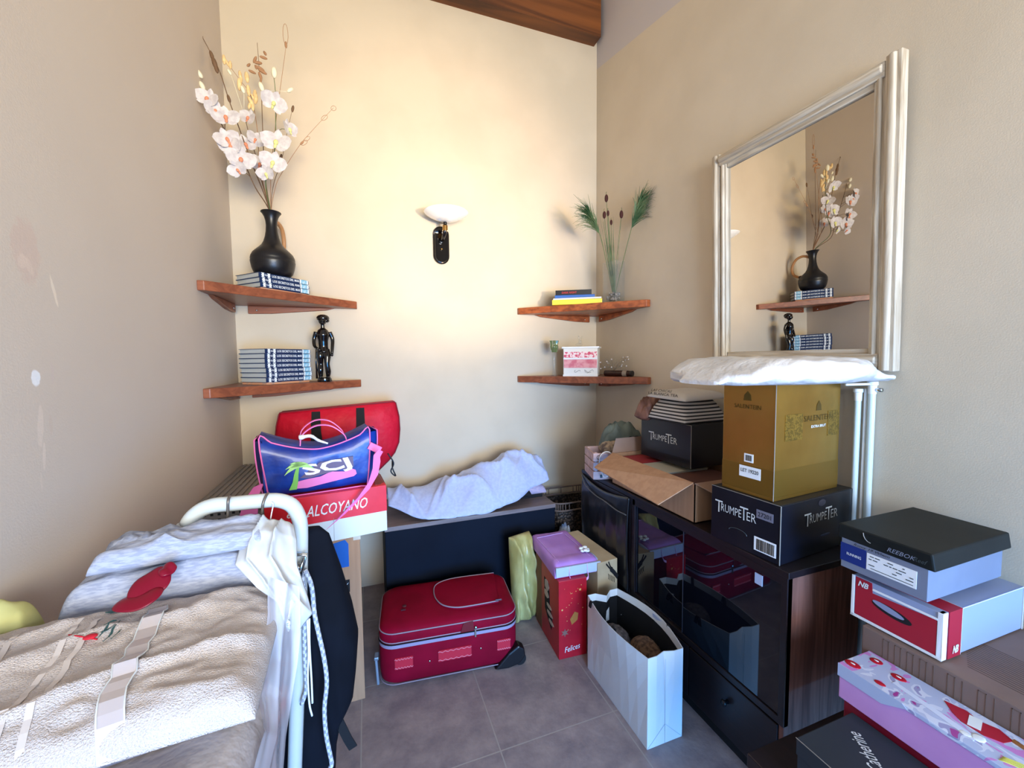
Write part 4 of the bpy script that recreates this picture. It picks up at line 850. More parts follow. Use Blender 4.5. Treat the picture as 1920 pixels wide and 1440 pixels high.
for q, th, m_, lab, nm, ct in (
  ([(1.29,2.02,.94),(1.42,1.99,.945),(1.45,2.1,.96),(1.32,2.14,.955)], .045, mat('crumpled_paper',(176,160,140),.85,c2=(96,84,80),sc=(26,26,26)), 'crumpled grey-brown paper sticking out of the small crate', 'crumpled_paper', 'paper'),
  ([(1.4,1.955,.9),(1.66,1.98,.9),(1.66,2.14,.9),(1.42,2.14,.9)], .1, 'blackmat', 'black rolled cloth behind the black wine carton on the cabinet', 'rolled_cloth', 'cloth'),
  ([(1.4,2.16,.92),(1.68,2.16,.92),(1.68,2.3,.92),(1.42,2.3,.92)], .14, mat('grey_green_cloth',(120,134,128),.9,c2=(100,112,108),sc=(9,9,9)), 'grey-green folded cloth behind the crate in the right corner', 'folded_cloth', 'cloth')):
    single(nm, MB().slab(q, th, 26, 22, 3, lambda u,v:.35*fold(u*3,v*3,1)-.1, base=.4), m_, lab, ct, q[0], True)
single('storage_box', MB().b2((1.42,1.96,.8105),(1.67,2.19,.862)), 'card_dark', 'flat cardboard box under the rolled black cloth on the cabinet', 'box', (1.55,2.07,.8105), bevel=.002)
# ------------------------------------------------------------------ open carton
oc = thing('open_carton', 'open brown carton full of books, its flap hanging over the cabinet edge', 'box', (1.262,1.3,.8105))
part('walls', MB().b2((0,0,0),(.004,.6,.165)).b2((.38,0,0),(.384,.6,.165)).b2((0,0,0),(.384,.004,.165)).b2((0,.596,0),(.384,.6,.165)).b2((0,0,0),(.384,.6,.004)), 'card', oc)
part('flap', MB().quadbox([(.002,.01,.166),(.002,.596,.166),(-.155,.53,.118),(-.135,.06,.075)],(0,0,.004)), 'card', oc, label='wide flap folded outwards')
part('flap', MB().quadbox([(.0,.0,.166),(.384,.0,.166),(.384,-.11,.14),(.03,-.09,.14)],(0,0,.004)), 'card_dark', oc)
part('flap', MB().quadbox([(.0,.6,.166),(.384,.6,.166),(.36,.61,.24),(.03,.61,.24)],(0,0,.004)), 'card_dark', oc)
bc = [mat('cover_%d'%i, c, .5) for i, c in enumerate(((150,44,52),(206,200,190),(42,60,96),(90,60,54),(180,176,160)))]
BL = ['lowest', 'second from the bottom', 'middle', 'fourth from the bottom', 'top']
i = 0
for (x0, y0, L, D, labp) in ((1.285,1.325,.26,.17,'nearest'),(1.285,1.52,.27,.18,'middle'),(1.29,1.71,.26,.16,'farthest')):
    z = .815
    for k in range(5):
        h = (.03,.026,.034,.028,.026)[(k+i)%5]; j = random.uniform(0,.012)
        t = thing('book', 'flat book in the open carton, %s in the %s pile'%(BL[k], labp), 'book', (x0+j, y0, z), 0, 'books in the open carton')
        part('cover', MB().box((L/2,D/2,.001),(L,D,.002)).box((L/2,D/2,h-.001),(L,D,.002)).box((.001,D/2,h/2),(.002,D,h)), bc[(i+k*2)%5], t)
        part('page_block', MB().box((L/2,D/2,h/2),(L-.006,D-.006,h-.004)), 'paper', t); z += h+.0005
    i += 1
# ------------------------------------------------------------------ wine cartons
M['winebox'] = mat('black_card', (17,19,30), .3, c2=(14,16,26), sc=(5,5,5), coat=.15)
M['logo'] = mat('silver_print', (206,208,206), .5); M['edgew'] = mat('worn_edge', (140,134,126), .7)
def black_carton(label, loc, rz, W, D, H, sides, s):
    t = thing('wine_carton', label, 'box', loc, rz); R = t.matrix_world.to_3x3(); MW = t.matrix_world
    part('body', MB().b2((0,0,0),(W,D,H)), 'winebox', t, bevel=.0025)
    lidm = MB().b2((.004,.004,H-.0005),(W-.004,D/2-.002,H+.001)).b2((.004,D/2+.002,H-.0005),(W-.004,D-.004,H+.001)); part('top_flap', lidm, mat('black_card_top',(40,38,36),.5), t)
    part('worn_edge', MB().tube(sm([(.0,.0,.002),(-.0006,-.0004,H*.4),(.0,.0,H*.7),(.0,.0,H)],4), .0016, 5).tube([(0,D,H),(0,D*.5,H+.0004),(0,0,H)], .001, 5), 'edgew', t)
    for f, cx, cz, hgt, wd in sides:
        if f == 'l': P = lambda a, b: MW@Vector((-.0008, D-a, b)); X = R@Vector((0,-1,0))
        else: P = lambda a, b: MW@Vector((a, -.0008, b)); X = R@Vector((1,0,0))
        # big T, small capitals, tall second T
        parts = [('T',.07,1.25),('RUMPE',.375,.8),('T',.68,1.3),('ER',.85,.85)]
        ws = [.19,.49,.19,.21]
        for (s_, c_, k), w_ in zip(parts, ws):
            text(t, s_, P(cx+(c_-.5)*wd, cz+(hgt*.12 if k>1 and c_>.5 else (-.0 if k<1 else 0))), X, (0,0,1), hgt*k, M['logo'], 'lettering', width=w_*wd, off=-.004)
    return t, P
W1 = .425
t1, _ = black_carton('black wine carton with white lettering directly under the tall gold carton', (1.259,.928,.8105), math.radians(5), W1, .262, .2, [('l',.105,.128,.036,.165),('f',.23,.13,.036,.2)], 1)
MW = t1.matrix_world
part('label', MB().b2((-.001,.024,.135),(0,.082,.165)), mat('greyed_label',(110,108,122),.5), t1)
text(t1, '27201', MW@Vector((-.0014,.053,.15)), MW.to_3x3()@Vector((0,-1,0)), (0,0,1), .015, M['winebox'], 'lettering', width=.045)
part('barcode_label', MB().b2((-.001,.012,.02),(0,.088,.068)), 'white', t1, label='white barcode label')
bcb = MB(); random.seed(9); yy = .018
while yy < .08:
    w_ = random.choice((.0012,.002,.003)); bcb.b2((-.0016,yy,.024),(-.0008,yy+w_,.062)); yy += w_+random.choice((.0012,.002))
part('barcode', bcb, 'blackmat', t1)
part('carry_slot', MB().tube([(-.0008,.15+.035*math.cos(a),.055+.014*math.sin(a)) for a in [PI*k/10 for k in range(11)]], .0012, 5), 'bookedge', t1)
dp = mat('dim_print',(50,50,62),.4); part('printed_crest', MB().ell((.225,-.001,.178),(.022,.0012,.012),12,6), dp, t1); part('printed_footer', MB().ell((.25,-.001,.06),(.03,.0012,.004),12,6), dp, t1)
t2, _ = black_carton('black wine carton with white lettering standing in the open brown carton', (1.405,1.475,.9785), math.radians(3), .25, .34, .205, [('l',.165,.115,.036,.2)], 1)
# striped tote on it
N = NT('striped_fabric'); sp = N.n('ShaderNodeSeparateXYZ', {0: N.coord()})
wvn = N.n('ShaderNodeMath', {0: sp.outputs[2], 1: 62.0}, operation='MULTIPLY'); fr = N.n('ShaderNodeMath', {0: wvn.outputs[0]}, operation='FRACT'); gt = N.n('ShaderNodeMath', {0: fr.outputs[0], 1: .45}, operation='GREATER_THAN')
N.l(N.mix(gt.outputs[0], lin((40,38,40)), lin((196,190,184))), N.b.inputs['Base Color']); N.b.inputs['Roughness'].default_value = .8; M['stripe'] = N.m
tt = thing('striped_bag', 'black and white striped bag on top of the rear wine carton', 'bag', (1.4,1.5,1.186), math.radians(3))
part('body', MB().slab([(-.01,0,0),(.26,0,0),(.26,.25,0),(-.01,.25,0)], .135, 40, 40, 3, lambda u,v:.06*fold(u*2,v*2,1)), 'stripe', tt, True)
part('lettered_panel', MB().slab([(-.016,-.006,.108),(.262,-.006,.114),(.262,.25,.121),(-.016,.25,.114)], .036, 26, 26, 5, lambda u,v:.1*nz(u*4,v*4), base=.15), mat('pale_panel',(196,190,182),.8), tt, True, label='pale lettered panel')
MW = tt.matrix_world; R = MW.to_3x3()
text(tt, 'LAS CHICAS', MW@Vector((-.004,.16,.148)), R@Vector((0,-1,0)), R@Vector((.55,0,.8)), .014, M['black'], 'lettering', width=.14, off=.01)
text(tt, 'LA BLANCA TEA', MW@Vector((-.014,.14,.132)), R@Vector((0,-1,0)), R@Vector((.15,0,1)), .013, M['black'], 'lettering', width=.2, off=.01)
single('crumpled_leather', MB().slab([(1.37,1.745,1.187),(1.52,1.75,1.187),(1.52,1.85,1.187),(1.36,1.84,1.187)], .085, 26, 24, 3, lambda u,v:.6*fold(u*4,v*3,1)-.2, base=.3), mat('brown_leather',(134,92,76),.5,c2=(92,58,48),sc=(16,16,16)), 'crumpled brown leather pouch behind the rear wine carton', 'pouch', (1.44,1.8,1.187), True)
# gold box
gb = thing('wine_carton', 'tall gold carton standing on a black wine carton', 'box', (1.268,.963,1.0125), math.radians(4.5))
part('body', MB().b2((0,0,0),(.365,.195,.393)), 'gold', gb, bevel=.002)
part('lower_band', MB().b2((-.0006,-.0006,.012),(.3656,.1956,.105)), mat('gold_band',(146,112,46),.42,metal=.8), gb, bevel=.001, label='duller gold lower band')
part('worn_edge', MB().tube([(0,0,.002),(-.0004,-.0004,.15),(0,0,.393)], .0013, 5), 'edgew', gb)
MW = gb.matrix_world; R = MW.to_3x3(); ink = mat('gold_ink', (96,74,26), .4, metal=.5)
text(gb, 'SALENTEIN', MW@Vector((.235,-.0008,.27)), R@Vector((1,0,0)), (0,0,1), .02, ink, 'lettering', width=.165)
text(gb, 'SALENTEIN', MW@Vector((-.0008,.1,.312)), R@Vector((0,-1,0)), (0,0,1), .015, ink, 'lettering', width=.1)
text(gb, 'EXTRA BRUT', MW@Vector((.235,-.0008,.24)), R@Vector((1,0,0)), (0,0,1), .009, M['wprint'], 'lettering', width=.085, off=.01)
part('printed_crest', MB().quadbox([(.22,-.0004,.295),(.25,-.0004,.295),(.247,-.0004,.315),(.235,-.0004,.33),(.223,-.0004,.315)],(0,-.0008,0)), ink, gb)
part('printed_crest', MB().quadbox([(-.0004,.085,.333),(-.0004,.115,.333),(-.0004,.112,.353),(-.0004,.1,.366),(-.0004,.088,.353)],(-.0008,0,0)), ink, gb)
N = NT('filigree_print'); vo = N.n('ShaderNodeTexNoise', {'Vector': N.coord((70,70,70)), 'Scale': 1.0, 'Detail': 4.0, 'Distortion': 2.0})
N.l(N.mix(N.ramp(vo.outputs[0], .47, .53), lin((160,126,50)), lin((124,98,38))), N.b.inputs['Base Color']); N.b.inputs['Metallic'].default_value = .7; N.b.inputs['Roughness'].default_value = .38
for x0 in (.05,.29): part('filigree', MB().b2((x0,-.0012,.2),(x0+(.095 if x0<.1 else .07),0,.29)), N.m, gb)
part('barcode_label', MB().b2((-.0012,.073,.115),(0,.107,.145)), 'white', gb)
q_ = MB()
for k in range(9): q_.b2((-.0018,.079+.0026*k,.12),(-.001,.0802+.0026*k,.14))
part('barcode', q_, 'blackmat', gb)
part('label', MB().b2((-.0012,.045,.06),(0,.125,.1)), 'white', gb, bevel=.0005, label='white address label')
text(gb, 'LET 19220', MW@Vector((-.0016,.085,.084)), R@Vector((0,-1,0)), (0,0,1), .013, M['blackmat'], 'lettering', width=.066, off=.01)
# white pad
M['pad'] = mat('white_plastic_sheet', (212,214,218), .42, bump=.5, bsc=26, bd=.012, coat=.1)
m = MB().slab([(1.035,.985,1.41),(1.32,.925,1.407),(1.68,.885,1.415),(1.3,1.3,1.41)], .08, 20, 20, 6) ; m = MB()
def padf(u, v):
    x = 1.045+.64*u; w = .15+.12*math.sin(PI*min(1,u*1.15+.02)); yc = 1.07-.06*u; a = 2*PI*v; c, s = math.cos(a), math.sin(a); e = .55
    hh_ = .042*(math.sin(PI*min(.5,(u*4+.12)/2))) * (1 if u < .65 else 1-.75*((u-.65)/.35)**1.3)
    z = 1.4085+hh_+hh_*abs(s)**e*(1 if s>0 else -1); y = yc+w*(.55 if u<.05 else 1)*abs(c)**e*(1 if c>0 else -1)
    k = .006*fold(x*9,y*6+z*14,1.2)+.006*nz(x*16,z*16+y*9)
    if u>.02 and s>-.6: z += k*1.2; y -= k*(1 if c<0 else -1)
    return (x, min(y,1.24), max(z,1.4085 if u<.85 else 1.40))
m.grid(padf, 60, 48)
for u0 in (0,1): m.add([padf(u0, j/48) for j in range(48)], [tuple(range(48)) if u0 else tuple(range(47,-1,-1))])
single('wrapped_parcel', m, 'pad', 'flat white plastic-wrapped parcel lying on top of the gold carton', 'parcel', (1.3,1.05,1.4085), 70)
# white poles
for k, (x0, x1, y, z1, lab, r) in enumerate(((1.684,1.684,.965,1.385,'shorter white metal pole with a plug cap, nearest to the gold carton',.0125),(1.69,1.69,.925,1.413,'tall white metal pole with a round knob, farthest right behind the cartons',.013))):
    t = thing('metal_pole', lab, 'pole', (x0,y,0), 0, 'white poles behind the wine cartons')
    part('tube', MB().tube([(0,0,.0),(0,0,z1-.04)], r*.8, 14), mat('pole_white_%d'%k,(206,222,226),.3,coat=.3), t, 40)
    part('cap', MB().tube([(0,0,z1-.05),(0,0,z1-.02),(0,0,z1-.018),(0,0,z1-.006)], [r*.9,r*1.0,r*1.25,r*1.2], 14), 'white', t, 40)
    if k: part('knob', MB().tube([(-.0,-.012,z1-.035),(0,-.03,z1-.035)], .007, 10), 'chrome', t, True)
t = thing('metal_rod', 'thin white rod between the two white poles', 'rod', (1.69,.945,0)); part('tube', MB().tube([(0,0,0),(0,0,1.38)], .004, 10), 'white', t, True)
part('cross_bar', MB().tube([(-.11,-.0,1.398),(.0,-.02,1.398)], .0045, 8), 'white', t, True)
# ------------------------------------------------------------------ shoe boxes on a bench
bn = thing('bench', 'low dark bench under the shoe boxes beside the cabinet', 'bench', (.93,.1,0))
part('seat', MB().b2((0,0,.4),(.76,.66,.4385)), 'cab_dark', bn, bevel=.003)
for a, c in ((.02,.02),(.70,.02),(.02,.60),(.70,.60)): part('leg', MB().b2((a,c,0),(a+.04,c+.04,.4)), 'cab_dark', bn, bevel=.002)
M['shoegrey'] = mat('grey_shoe_card', (118,126,146), .6, c2=(112,119,138), sc=(6,6,6)); M['lidblack'] = mat('charcoal_lid', (20,23,23), .5, c2=(28,31,30), sc=(5,5,5), spec=.25)
sb = thing('shoe_box', 'grey shoe box with a black lid and a royal blue label', 'box', (1.287,.568,.8855), math.radians(0))
part('body', MB().b2((.006,.004,0),(.348,.2,.115)), 'shoegrey', sb, bevel=.0015)
ld_ = MB(); ld_.v = []
ld_.quadbox([(-.002,-.006,.126),(.357,-.006,.126),(.357,.203,.126),(-.002,.203,.126)],(0,0,.001))
lw = MB(); lw.add([(-.001,-.004,.127),(.355,-.004,.127),(.355,.206,.127),(-.001,.206,.127),(.002,-.010,.083),(.362,-.008,.083),(.36,.21,.083),(.006,.212,.083)], [(0,1,2,3),(0,4,5,1),(1,5,6,2),(2,6,7,3),(3,7,4,0),(7,6,5,4)])
part('lid', lw, 'lidblack', sb, bevel=.004, label='black lid')
text(sb, 'REEBOK', (1.2875,.625,.986), (0,-1,0), (.12,0,1), .011, M['shoegrey'], 'lettering', width=.06, shear=.3, off=.006)
text(sb, 'Reef', (1.2875,.586,.986), (0,-1,0), (.12,0,1), .011, M['bookedge'], 'lettering', width=.028, shear=.3, off=.006)
part('label_patch', MB().b2((.0048,.137,.02),(.006,.201,.072)), mat('royal_blue',(20,44,116),.5), sb, label='royal blue patch')
text(sb, 'RUNNING', (1.2915,.568+.166,.8855+.045), (0,-1,0), (0,0,1), .008, M['wprint'], 'lettering', width=.036, off=.01)
part('size_label', MB().b2((.0048,.026,.022),(.006,.135,.068)), 'white', sb, label='white printed size label')
sl = MB(); random.seed(2)
for k, zz in enumerate((.06,.052,.044,.036)):
    yy = .032
    while yy < .128:
        w_ = random.uniform(.004,.016)
        if random.random() < .6: sl.b2((.0042,yy,zz),(.005,min(yy+w_,.13),zz+.0022))
        yy += w_+.003
sl.b2((.0042,.032,.0275),(.005,.125,.029)); part('size_label_print', sl, 'bookedge', sb)
text(sb, 'Romy 19 Wlwm', (1.2915,.568+.125,.8855+.0775), (0,-1,0), (0,0,1), .009, M['blackmat'], 'handwriting', width=.085, shear=.4)
part('lid_notch', MB().tube([(-.0005,.125+.018*math.cos(a),.122-.022*math.sin(a)) for a in [PI*k/8 for k in range(5)]], .0012, 5), 'edgew', sb)
nb = thing('shoe_box', 'white and red shoe box with an oval hand slot', 'box', (1.313,.548,.7445), math.radians(-1))
M['nbred'] = mat('shoe_red', (164,28,48), .5); M['nbw'] = mat('shoe_white', (146,158,190), .5)
part('body', MB().b2((0,.002,0),(.362,.2,.12)), 'nbw', nb, bevel=.001)
rd = MB().quadbox([(-.0014,.192,.008),(-.0014,.012,.008),(-.0014,.012,.098),(-.0014,.15,.09),(-.0014,.152,.118),(-.0014,.192,.118)][::-1], (.0014,0,0)); part('red_panel', rd, 'nbred', nb, label='red end panel')
part('edge_trim', MB().b2((-.002,.0,0),(0,.202,.007)).b2((-.002,.194,0),(0,.202,.12)).b2((-.002,.0,0),(.018,.011,.12)).b2((-.0022,.01,.098),(0,.15,.104)), 'white', nb, bevel=.0008)
part('red_stripe', MB().b2((.022,-.0008,0),(.075,.2008,.1212)), 'nbred', nb, label='red stripe round the box')
part('hand_slot', MB().quadbox([(-.0018,.105+.045*math.cos(a),.062+.013*math.sin(a)-.006*math.cos(a)*-1) for a in [2*PI*k/24 for k in range(24)]],(-.0006,0,0)), mat('slot_dark',(14,14,20),.7), nb, label='dark oval hand slot')
part('slot_paper', MB().quadbox([(-.0026,.112+.036*math.cos(a),.066+.008*math.sin(a)+.006*math.cos(a)) for a in [2*PI*k/20 for k in range(20)]],(-.0006,0,0)), mat('tissue',(140,146,176),.6), nb)
MW = nb.matrix_world; R = MW.to_3x3()
text(nb, 'NB', MW@Vector((-.0022,.172,.103)), R@Vector((0,-1,0)), (0,0,1), .016, M['wprint'], 'lettering', width=.026, shear=.3, off=.03)
text(nb, 'NB', MW@Vector((.05,-.0018,.022)), R@Vector((1,0,0)), (0,0,1), .02, M['wprint'], 'lettering', width=.024, shear=.3, off=.03)
part('side_edge', MB().b2((.075,-.0006,0),(.0765,.2,.121)).b2((.075,-.001,.1195),(.362,.0,.121)).b2((.361,-.001,0),(.3622,.001,.12)), 'white', nb)
bx = thing('cardboard_box', 'large brown cardboard box directly under the white and red shoe box', 'box', (1.298,.16,.44))
part('body', MB().b2((0,0,0),(.395,.55,.3)), mat('brown_card',(122,101,92),.85,c2=(116,95,86),sc=(8,8,8)), bx, bevel=.003)
ln = MB(); random.seed(8)
for k in range(17): ln.b2((.06+.009*k,.2+.003*k,.3),(.062+.009*k,.36+.004*k,.3006))
part('printed_lines', ln, mat('print_brown',(84,66,56),.7), bx)
M['print2'] = mat('print_brown2',(104,84,72),.7)
y_ = .5
for ch in 'ABSOLUTELY UNTREATED':
    h = .052; w_ = .014
    if ch != ' ':
        lt = MB(); lt.b2((-.0006,y_-.0016,.24),(0,y_,.24+h))
        if ch not in 'ILT': lt.b2((-.0006,y_-w_,.24),(0,y_-w_+.0016,.24+h))
        if ch not in 'ILT': lt.b2((-.0006,y_-w_-.0002,.24+h-.0016),(0,y_,.24+h))
        part('printed_letter', lt, M['print2'], bx)
    y_ -= .026
part('tear', MB().quadbox([(.26,.12,.3),(.3,.1,.3),(.31,.11,.3),(.28,.13,.3)],(0,0,.001)), 'blackmat', bx)
pb = thing('gift_box', 'long pink box with red sweets printed on its lid', 'box', (1.165,.25,.587))
M['pinkbox'] = mat('pink_box', (206,150,204), .5, c2=(198,142,198), sc=(7,7,7))
part('body', MB().b2((.002,0,0),(.126,.436,.085)), 'pinkbox', pb, bevel=.002)
N = NT('illustrated_lid'); co = N.coord(); vo = N.n('ShaderNodeTexNoise', {'Vector': co, 'Scale': 13.0, 'Detail': 2.0, 'Distortion': 1.6})
cr_ = N.n('ShaderNodeValToRGB', {0: vo.outputs[0]}); E = cr_.color_ramp; E.interpolation = 'CONSTANT'
E.elements[0].position = 0; E.elements[0].color = lin((196,130,196)); E.elements[1].position = .43; E.elements[1].color = lin((176,186,216))
for p_, c_ in ((.56,(206,212,232)),(.64,(150,150,190)),(.7,(160,60,140))):
    e_ = E.elements.new(p_); e_.color = lin(c_)
N.l(cr_.outputs[0], N.b.inputs['Base Color']); N.b.inputs['Roughness'].default_value = .35
part('lid', MB().b2((-.001,-.002,.083),(.128,.438,.094)), N.m, pb, bevel=.0015, label='illustrated lid')
part('lid_side', MB().quadbox([(-.0016,.438,.06),(-.0016,.438,.094),(-.0016,.3,.094),(-.0016,.29,.086),(-.0016,.34,.06)],(.0016,0,0)), mat('lid_blue',(176,186,214),.5), pb)
M['sweet'] = mat('sweet_red',(176,20,40),.3)
for (x_, y2, a_, b_) in ((.028,.42,.018,.014),(.098,.405,.014,.013),(.085,.35,.016,.012),(.02,.355,.012,.008)): part('printed_sweet', MB().ell((x_,y2,.0945),(b_,a_,.0016),14,6), 'sweet', pb, True, label='red printed sweet')
for (x_, y2) in ((.028,.42),(.098,.405),(.085,.35)): part('printed_shine', MB().ell((x_,y2,.0962),(.003,.006,.0006),8,4), 'wprint', pb, True)
part('printed_dress', MB().quadbox([(.075,.245,.094),(.062,.225,.094),(.06,.19,.094),(.075,.165,.094),(.1,.16,.094),(.112,.185,.094),(.1,.21,.094),(.11,.235,.094),(.1,.27,.094)],(0,0,.0012)), mat('dress_red',(168,26,48),.45), pb)
part('printed_sash', MB().box((.085,.212,.0954),(.04,.02,.0008),rz=.3), 'wprint', pb)
part('printed_fur', MB().ell((.042,.19,.0945),(.014,.012,.0012),10,5).ell((.03,.205,.0945),(.008,.012,.001),8,5), 'wprint', pb, True)
part('printed_beam', MB().quadbox([(.05,.345,.094),(.062,.345,.094),(.04,.19,.094),(.022,.19,.094)],(0,0,.001)), mat('beam_pale',(206,214,236),.4), pb)
part('printed_arm', MB().tube([(.1,.16,.0945),(.095,.13,.0945),(.08,.11,.0945)], .005, 6), mat('arm_ochre',(180,130,80),.5), pb, True)
scarf = MB()
for k in range(5): scarf.tube(sm([(.015+.004*k,.15,.0945),(.03+.004*k,.12,.0945),(.035+.004*k,.06,.0945),(.02+.005*k,.01,.0945)],5), .0012, 4)
part('printed_scarf', scarf, mat('scarf_yellow',(206,206,96),.5), pb, True); part('printed_skirt', MB().ell((.09,.05,.0945),(.026,.04,.0012),14,6).ell((.07,.085,.0945),(.012,.02,.001),10,5), mat('skirt_teal',(40,96,120),.5,c2=(70,130,140),sc=(60,60,60)), pb, True)
single('flat_box', MB().b2((1.18,.27,.44),(1.292,.68,.5865)), mat('burgundy_card',(128,18,40),.5), 'dark red flat box under the long pink box', 'box', (1.18,.27,.44), bevel=.002)
gx = thing('shoe_box', 'dark grey shoe box with white script lettering on its lid', 'box', (.96,.33,.44))
M['slate'] = mat('slate_card', (42,48,56), .6, c2=(36,42,50), sc=(6,6,6))
part('body', MB().b2((.003,.003,0),(.205,.32,.1)), 'slate', gx, bevel=.001)
part('lid', MB().b2((0,0,.088),(.208,.323,.131)), 'slate', gx, bevel=.003)
part('scuffed_edge', MB().tube([(0,.0,.1305),(0,.323,.1305)], .0009, 5).tube([(.0,.13,.09),(-.0005,.13,.13)], .0008, 4), 'edgew', gx)
text(gx, 'Catherine', (1.077,0.573,0.571), (.55,.83,0), (-.83,.55,0), .03, M['logo'], 'lettering', width=.1, shear=.35, off=.004)
# ------------------------------------------------------------------ trolley frame and hanging things at the left
tr = thing('rolling_rack', 'white tubular metal rack with a rounded top bar', 'rack', (-.28,1.15,0))
M['wtube'] = mat('white_enamel', (200,206,204), .28, coat=.4)
P0 = [(-0.420,1.150,1.057),(-0.410,1.150,1.114),(-0.388,1.150,1.143),(-0.357,1.150,1.155),(-0.313,1.150,1.154),(-0.256,1.150,1.153),(-0.221,1.150,1.150),(-0.192,1.150,1.135),(-0.177,1.150,1.107),(-0.172,1.150,1.071),(-0.176,1.150,0.972)]
P1 = [(-0.187,1.150,0.774),(-0.210,1.150,0.427)]
a0 = Vector(P0[0]); last = Vector(P1[-1]); ft = last+(last-Vector(P1[0]))*(last.z/(Vector(P1[0]).z-last.z))
pth = [(a0.x-.03,1.15,.014),(a0.x-.012,1.15,.6)]+P0+P1+[(ft.x,1.15,.014)]
part('tube_frame', MB().tube(sm(pth,6), .0178, 16), 'wtube', tr, True, world=True)
part('base_rail', MB().tube([(a0.x-.03,1.15,.014),(a0.x-.03,1.5,.014),(ft.x,1.5,.014),(ft.x,1.15,.014)], .013, 12), 'wtube', tr, True, world=True)
hk1 = [(-0.331,1.150,1.125),(-0.328,1.150,1.148),(-0.326,1.150,1.168),(-0.330,1.150,1.175),(-0.336,1.150,1.165)]
for nm, pts, lab in (('hanger_hook', [(-0.325,1.130,1.102),(-0.322,1.128,1.144),(-0.320,1.127,1.168),(-0.321,1.140,1.174),(-0.330,1.172,1.165),(-0.338,1.176,1.147)], 'left steel hanger hook over the white rack bar'),
                    ('hanger_hook', [(-0.256,1.130,1.098),(-0.250,1.127,1.139),(-0.247,1.127,1.156),(-0.242,1.140,1.170),(-0.244,1.170,1.163),(-0.253,1.176,1.143)], 'right steel hanger hook over the white rack bar')):
    single(nm, MB().tube(sm(pts,6), .0032, 7), mat('dull_steel'+lab[0],(120,112,104),.4,metal=.6), lab, 'hook', pts[0], True, group='hooks on the rack bar')
single('white_cord', MB().tube(sm([(-0.234,1.120,1.103),(-0.230,1.120,1.125),(-0.225,1.120,1.150),(-0.229,1.120,1.156)],5), .0015, 5), 'white', 'thin white loop hanging from the rack bar beside the right hook', 'cord', (-0.230,1.120,1.125), True)
# black jacket
PJ = [(-0.198,1.260,1.039),(-0.138,1.260,1.035),(-0.114,1.260,1.010),(-0.086,1.260,0.910),(-0.060,1.260,0.800),(-0.045,1.260,0.706),(-0.055,1.260,0.600),(-0.066,1.260,0.519),(-0.101,1.260,0.454),(-0.115,1.260,0.383),(-0.122,1.260,0.284)]
PJ = [Vector(p) for p in PJ]
x_l = PJ[0].x-.12
def jx(z):
    q = [(-p.z, p.x) for p in PJ[1:]]
    return interp(q, -z) if -z > q[0][0] else q[0][1]
zt_, zb_ = PJ[1].z, .16
mb = MB()
def jf(u, v):
    z = zt_-(zt_-zb_)*v; xr = jx(z); xl = xr-.22-.02*v; x = xl+(xr-xl)*u
    th = .045*(max(0,1-abs(2*u-1)**3))**.5*(min(1,v*8+.15))
    f = .02*fold(x*9+z*.8,z*1.2,1.2)*min(1,v*4)+.010*nz(x*20,z*6)
    return x, th, f, z
mb.grid(lambda u,v:(jf(u,v)[0], 1.235-jf(u,v)[1]-jf(u,v)[2]*.9, jf(u,v)[3]), 40, 70)
mb.grid(lambda u,v:(jf(u,v)[0], 1.245+jf(u,v)[1], jf(u,v)[3]), 40, 70)
mb.grid(lambda u,v:(jf(0,v)[0], (1.235-jf(0,v)[1]-jf(0,v)[2]*.9)*(1-u)+(1.245+jf(0,v)[1])*u, jf(0,v)[3]), 1, 70)
mb.grid(lambda u,v:(jf(1,v)[0], (1.235-jf(1,v)[1]-jf(1,v)[2]*.9)*(1-u)+(1.245+jf(1,v)[1])*u, jf(1,v)[3]), 1, 70)
mb.grid(lambda u,v:(jf(u,0)[0], (1.235-jf(u,0)[1]-jf(u,0)[2]*.9)*(1-v)+(1.245+jf(u,0)[1])*v, jf(u,0)[3]), 40, 1)
mb.grid(lambda u,v:(jf(u,1)[0], (1.235-jf(u,1)[1]-jf(u,1)[2]*.9)*(1-v)+(1.245+jf(u,1)[1])*v, jf(u,1)[3]), 40, 1)
jk = single('jacket', mb, mat('navy_black_cloth',(14,18,28),.85,c2=(10,13,21),sc=(5,5,5),spec=.15), 'black jacket hanging behind the white rack leg with drawstrings', 'jacket', (-.12,1.25,.16), True)
part('waist_strap', MB().ribbon([(-0.110,1.220,0.475),(-0.099,1.220,0.444),(-0.084,1.220,0.401),(-0.070,1.220,0.368)], (.011,0,.004), .004), 'blackmat', jk, world=True, label='loose black strap end')
N = NT('braided_cord'); wv_ = N.n('ShaderNodeTexChecker', {'Vector': N.coord((150,150,110)), 'Scale': 1.0, 'Color1': lin((206,210,216)), 'Color2': lin((150,156,170))}); N.l(wv_.outputs[0], N.b.inputs['Base Color']); M['braid'] = N.m
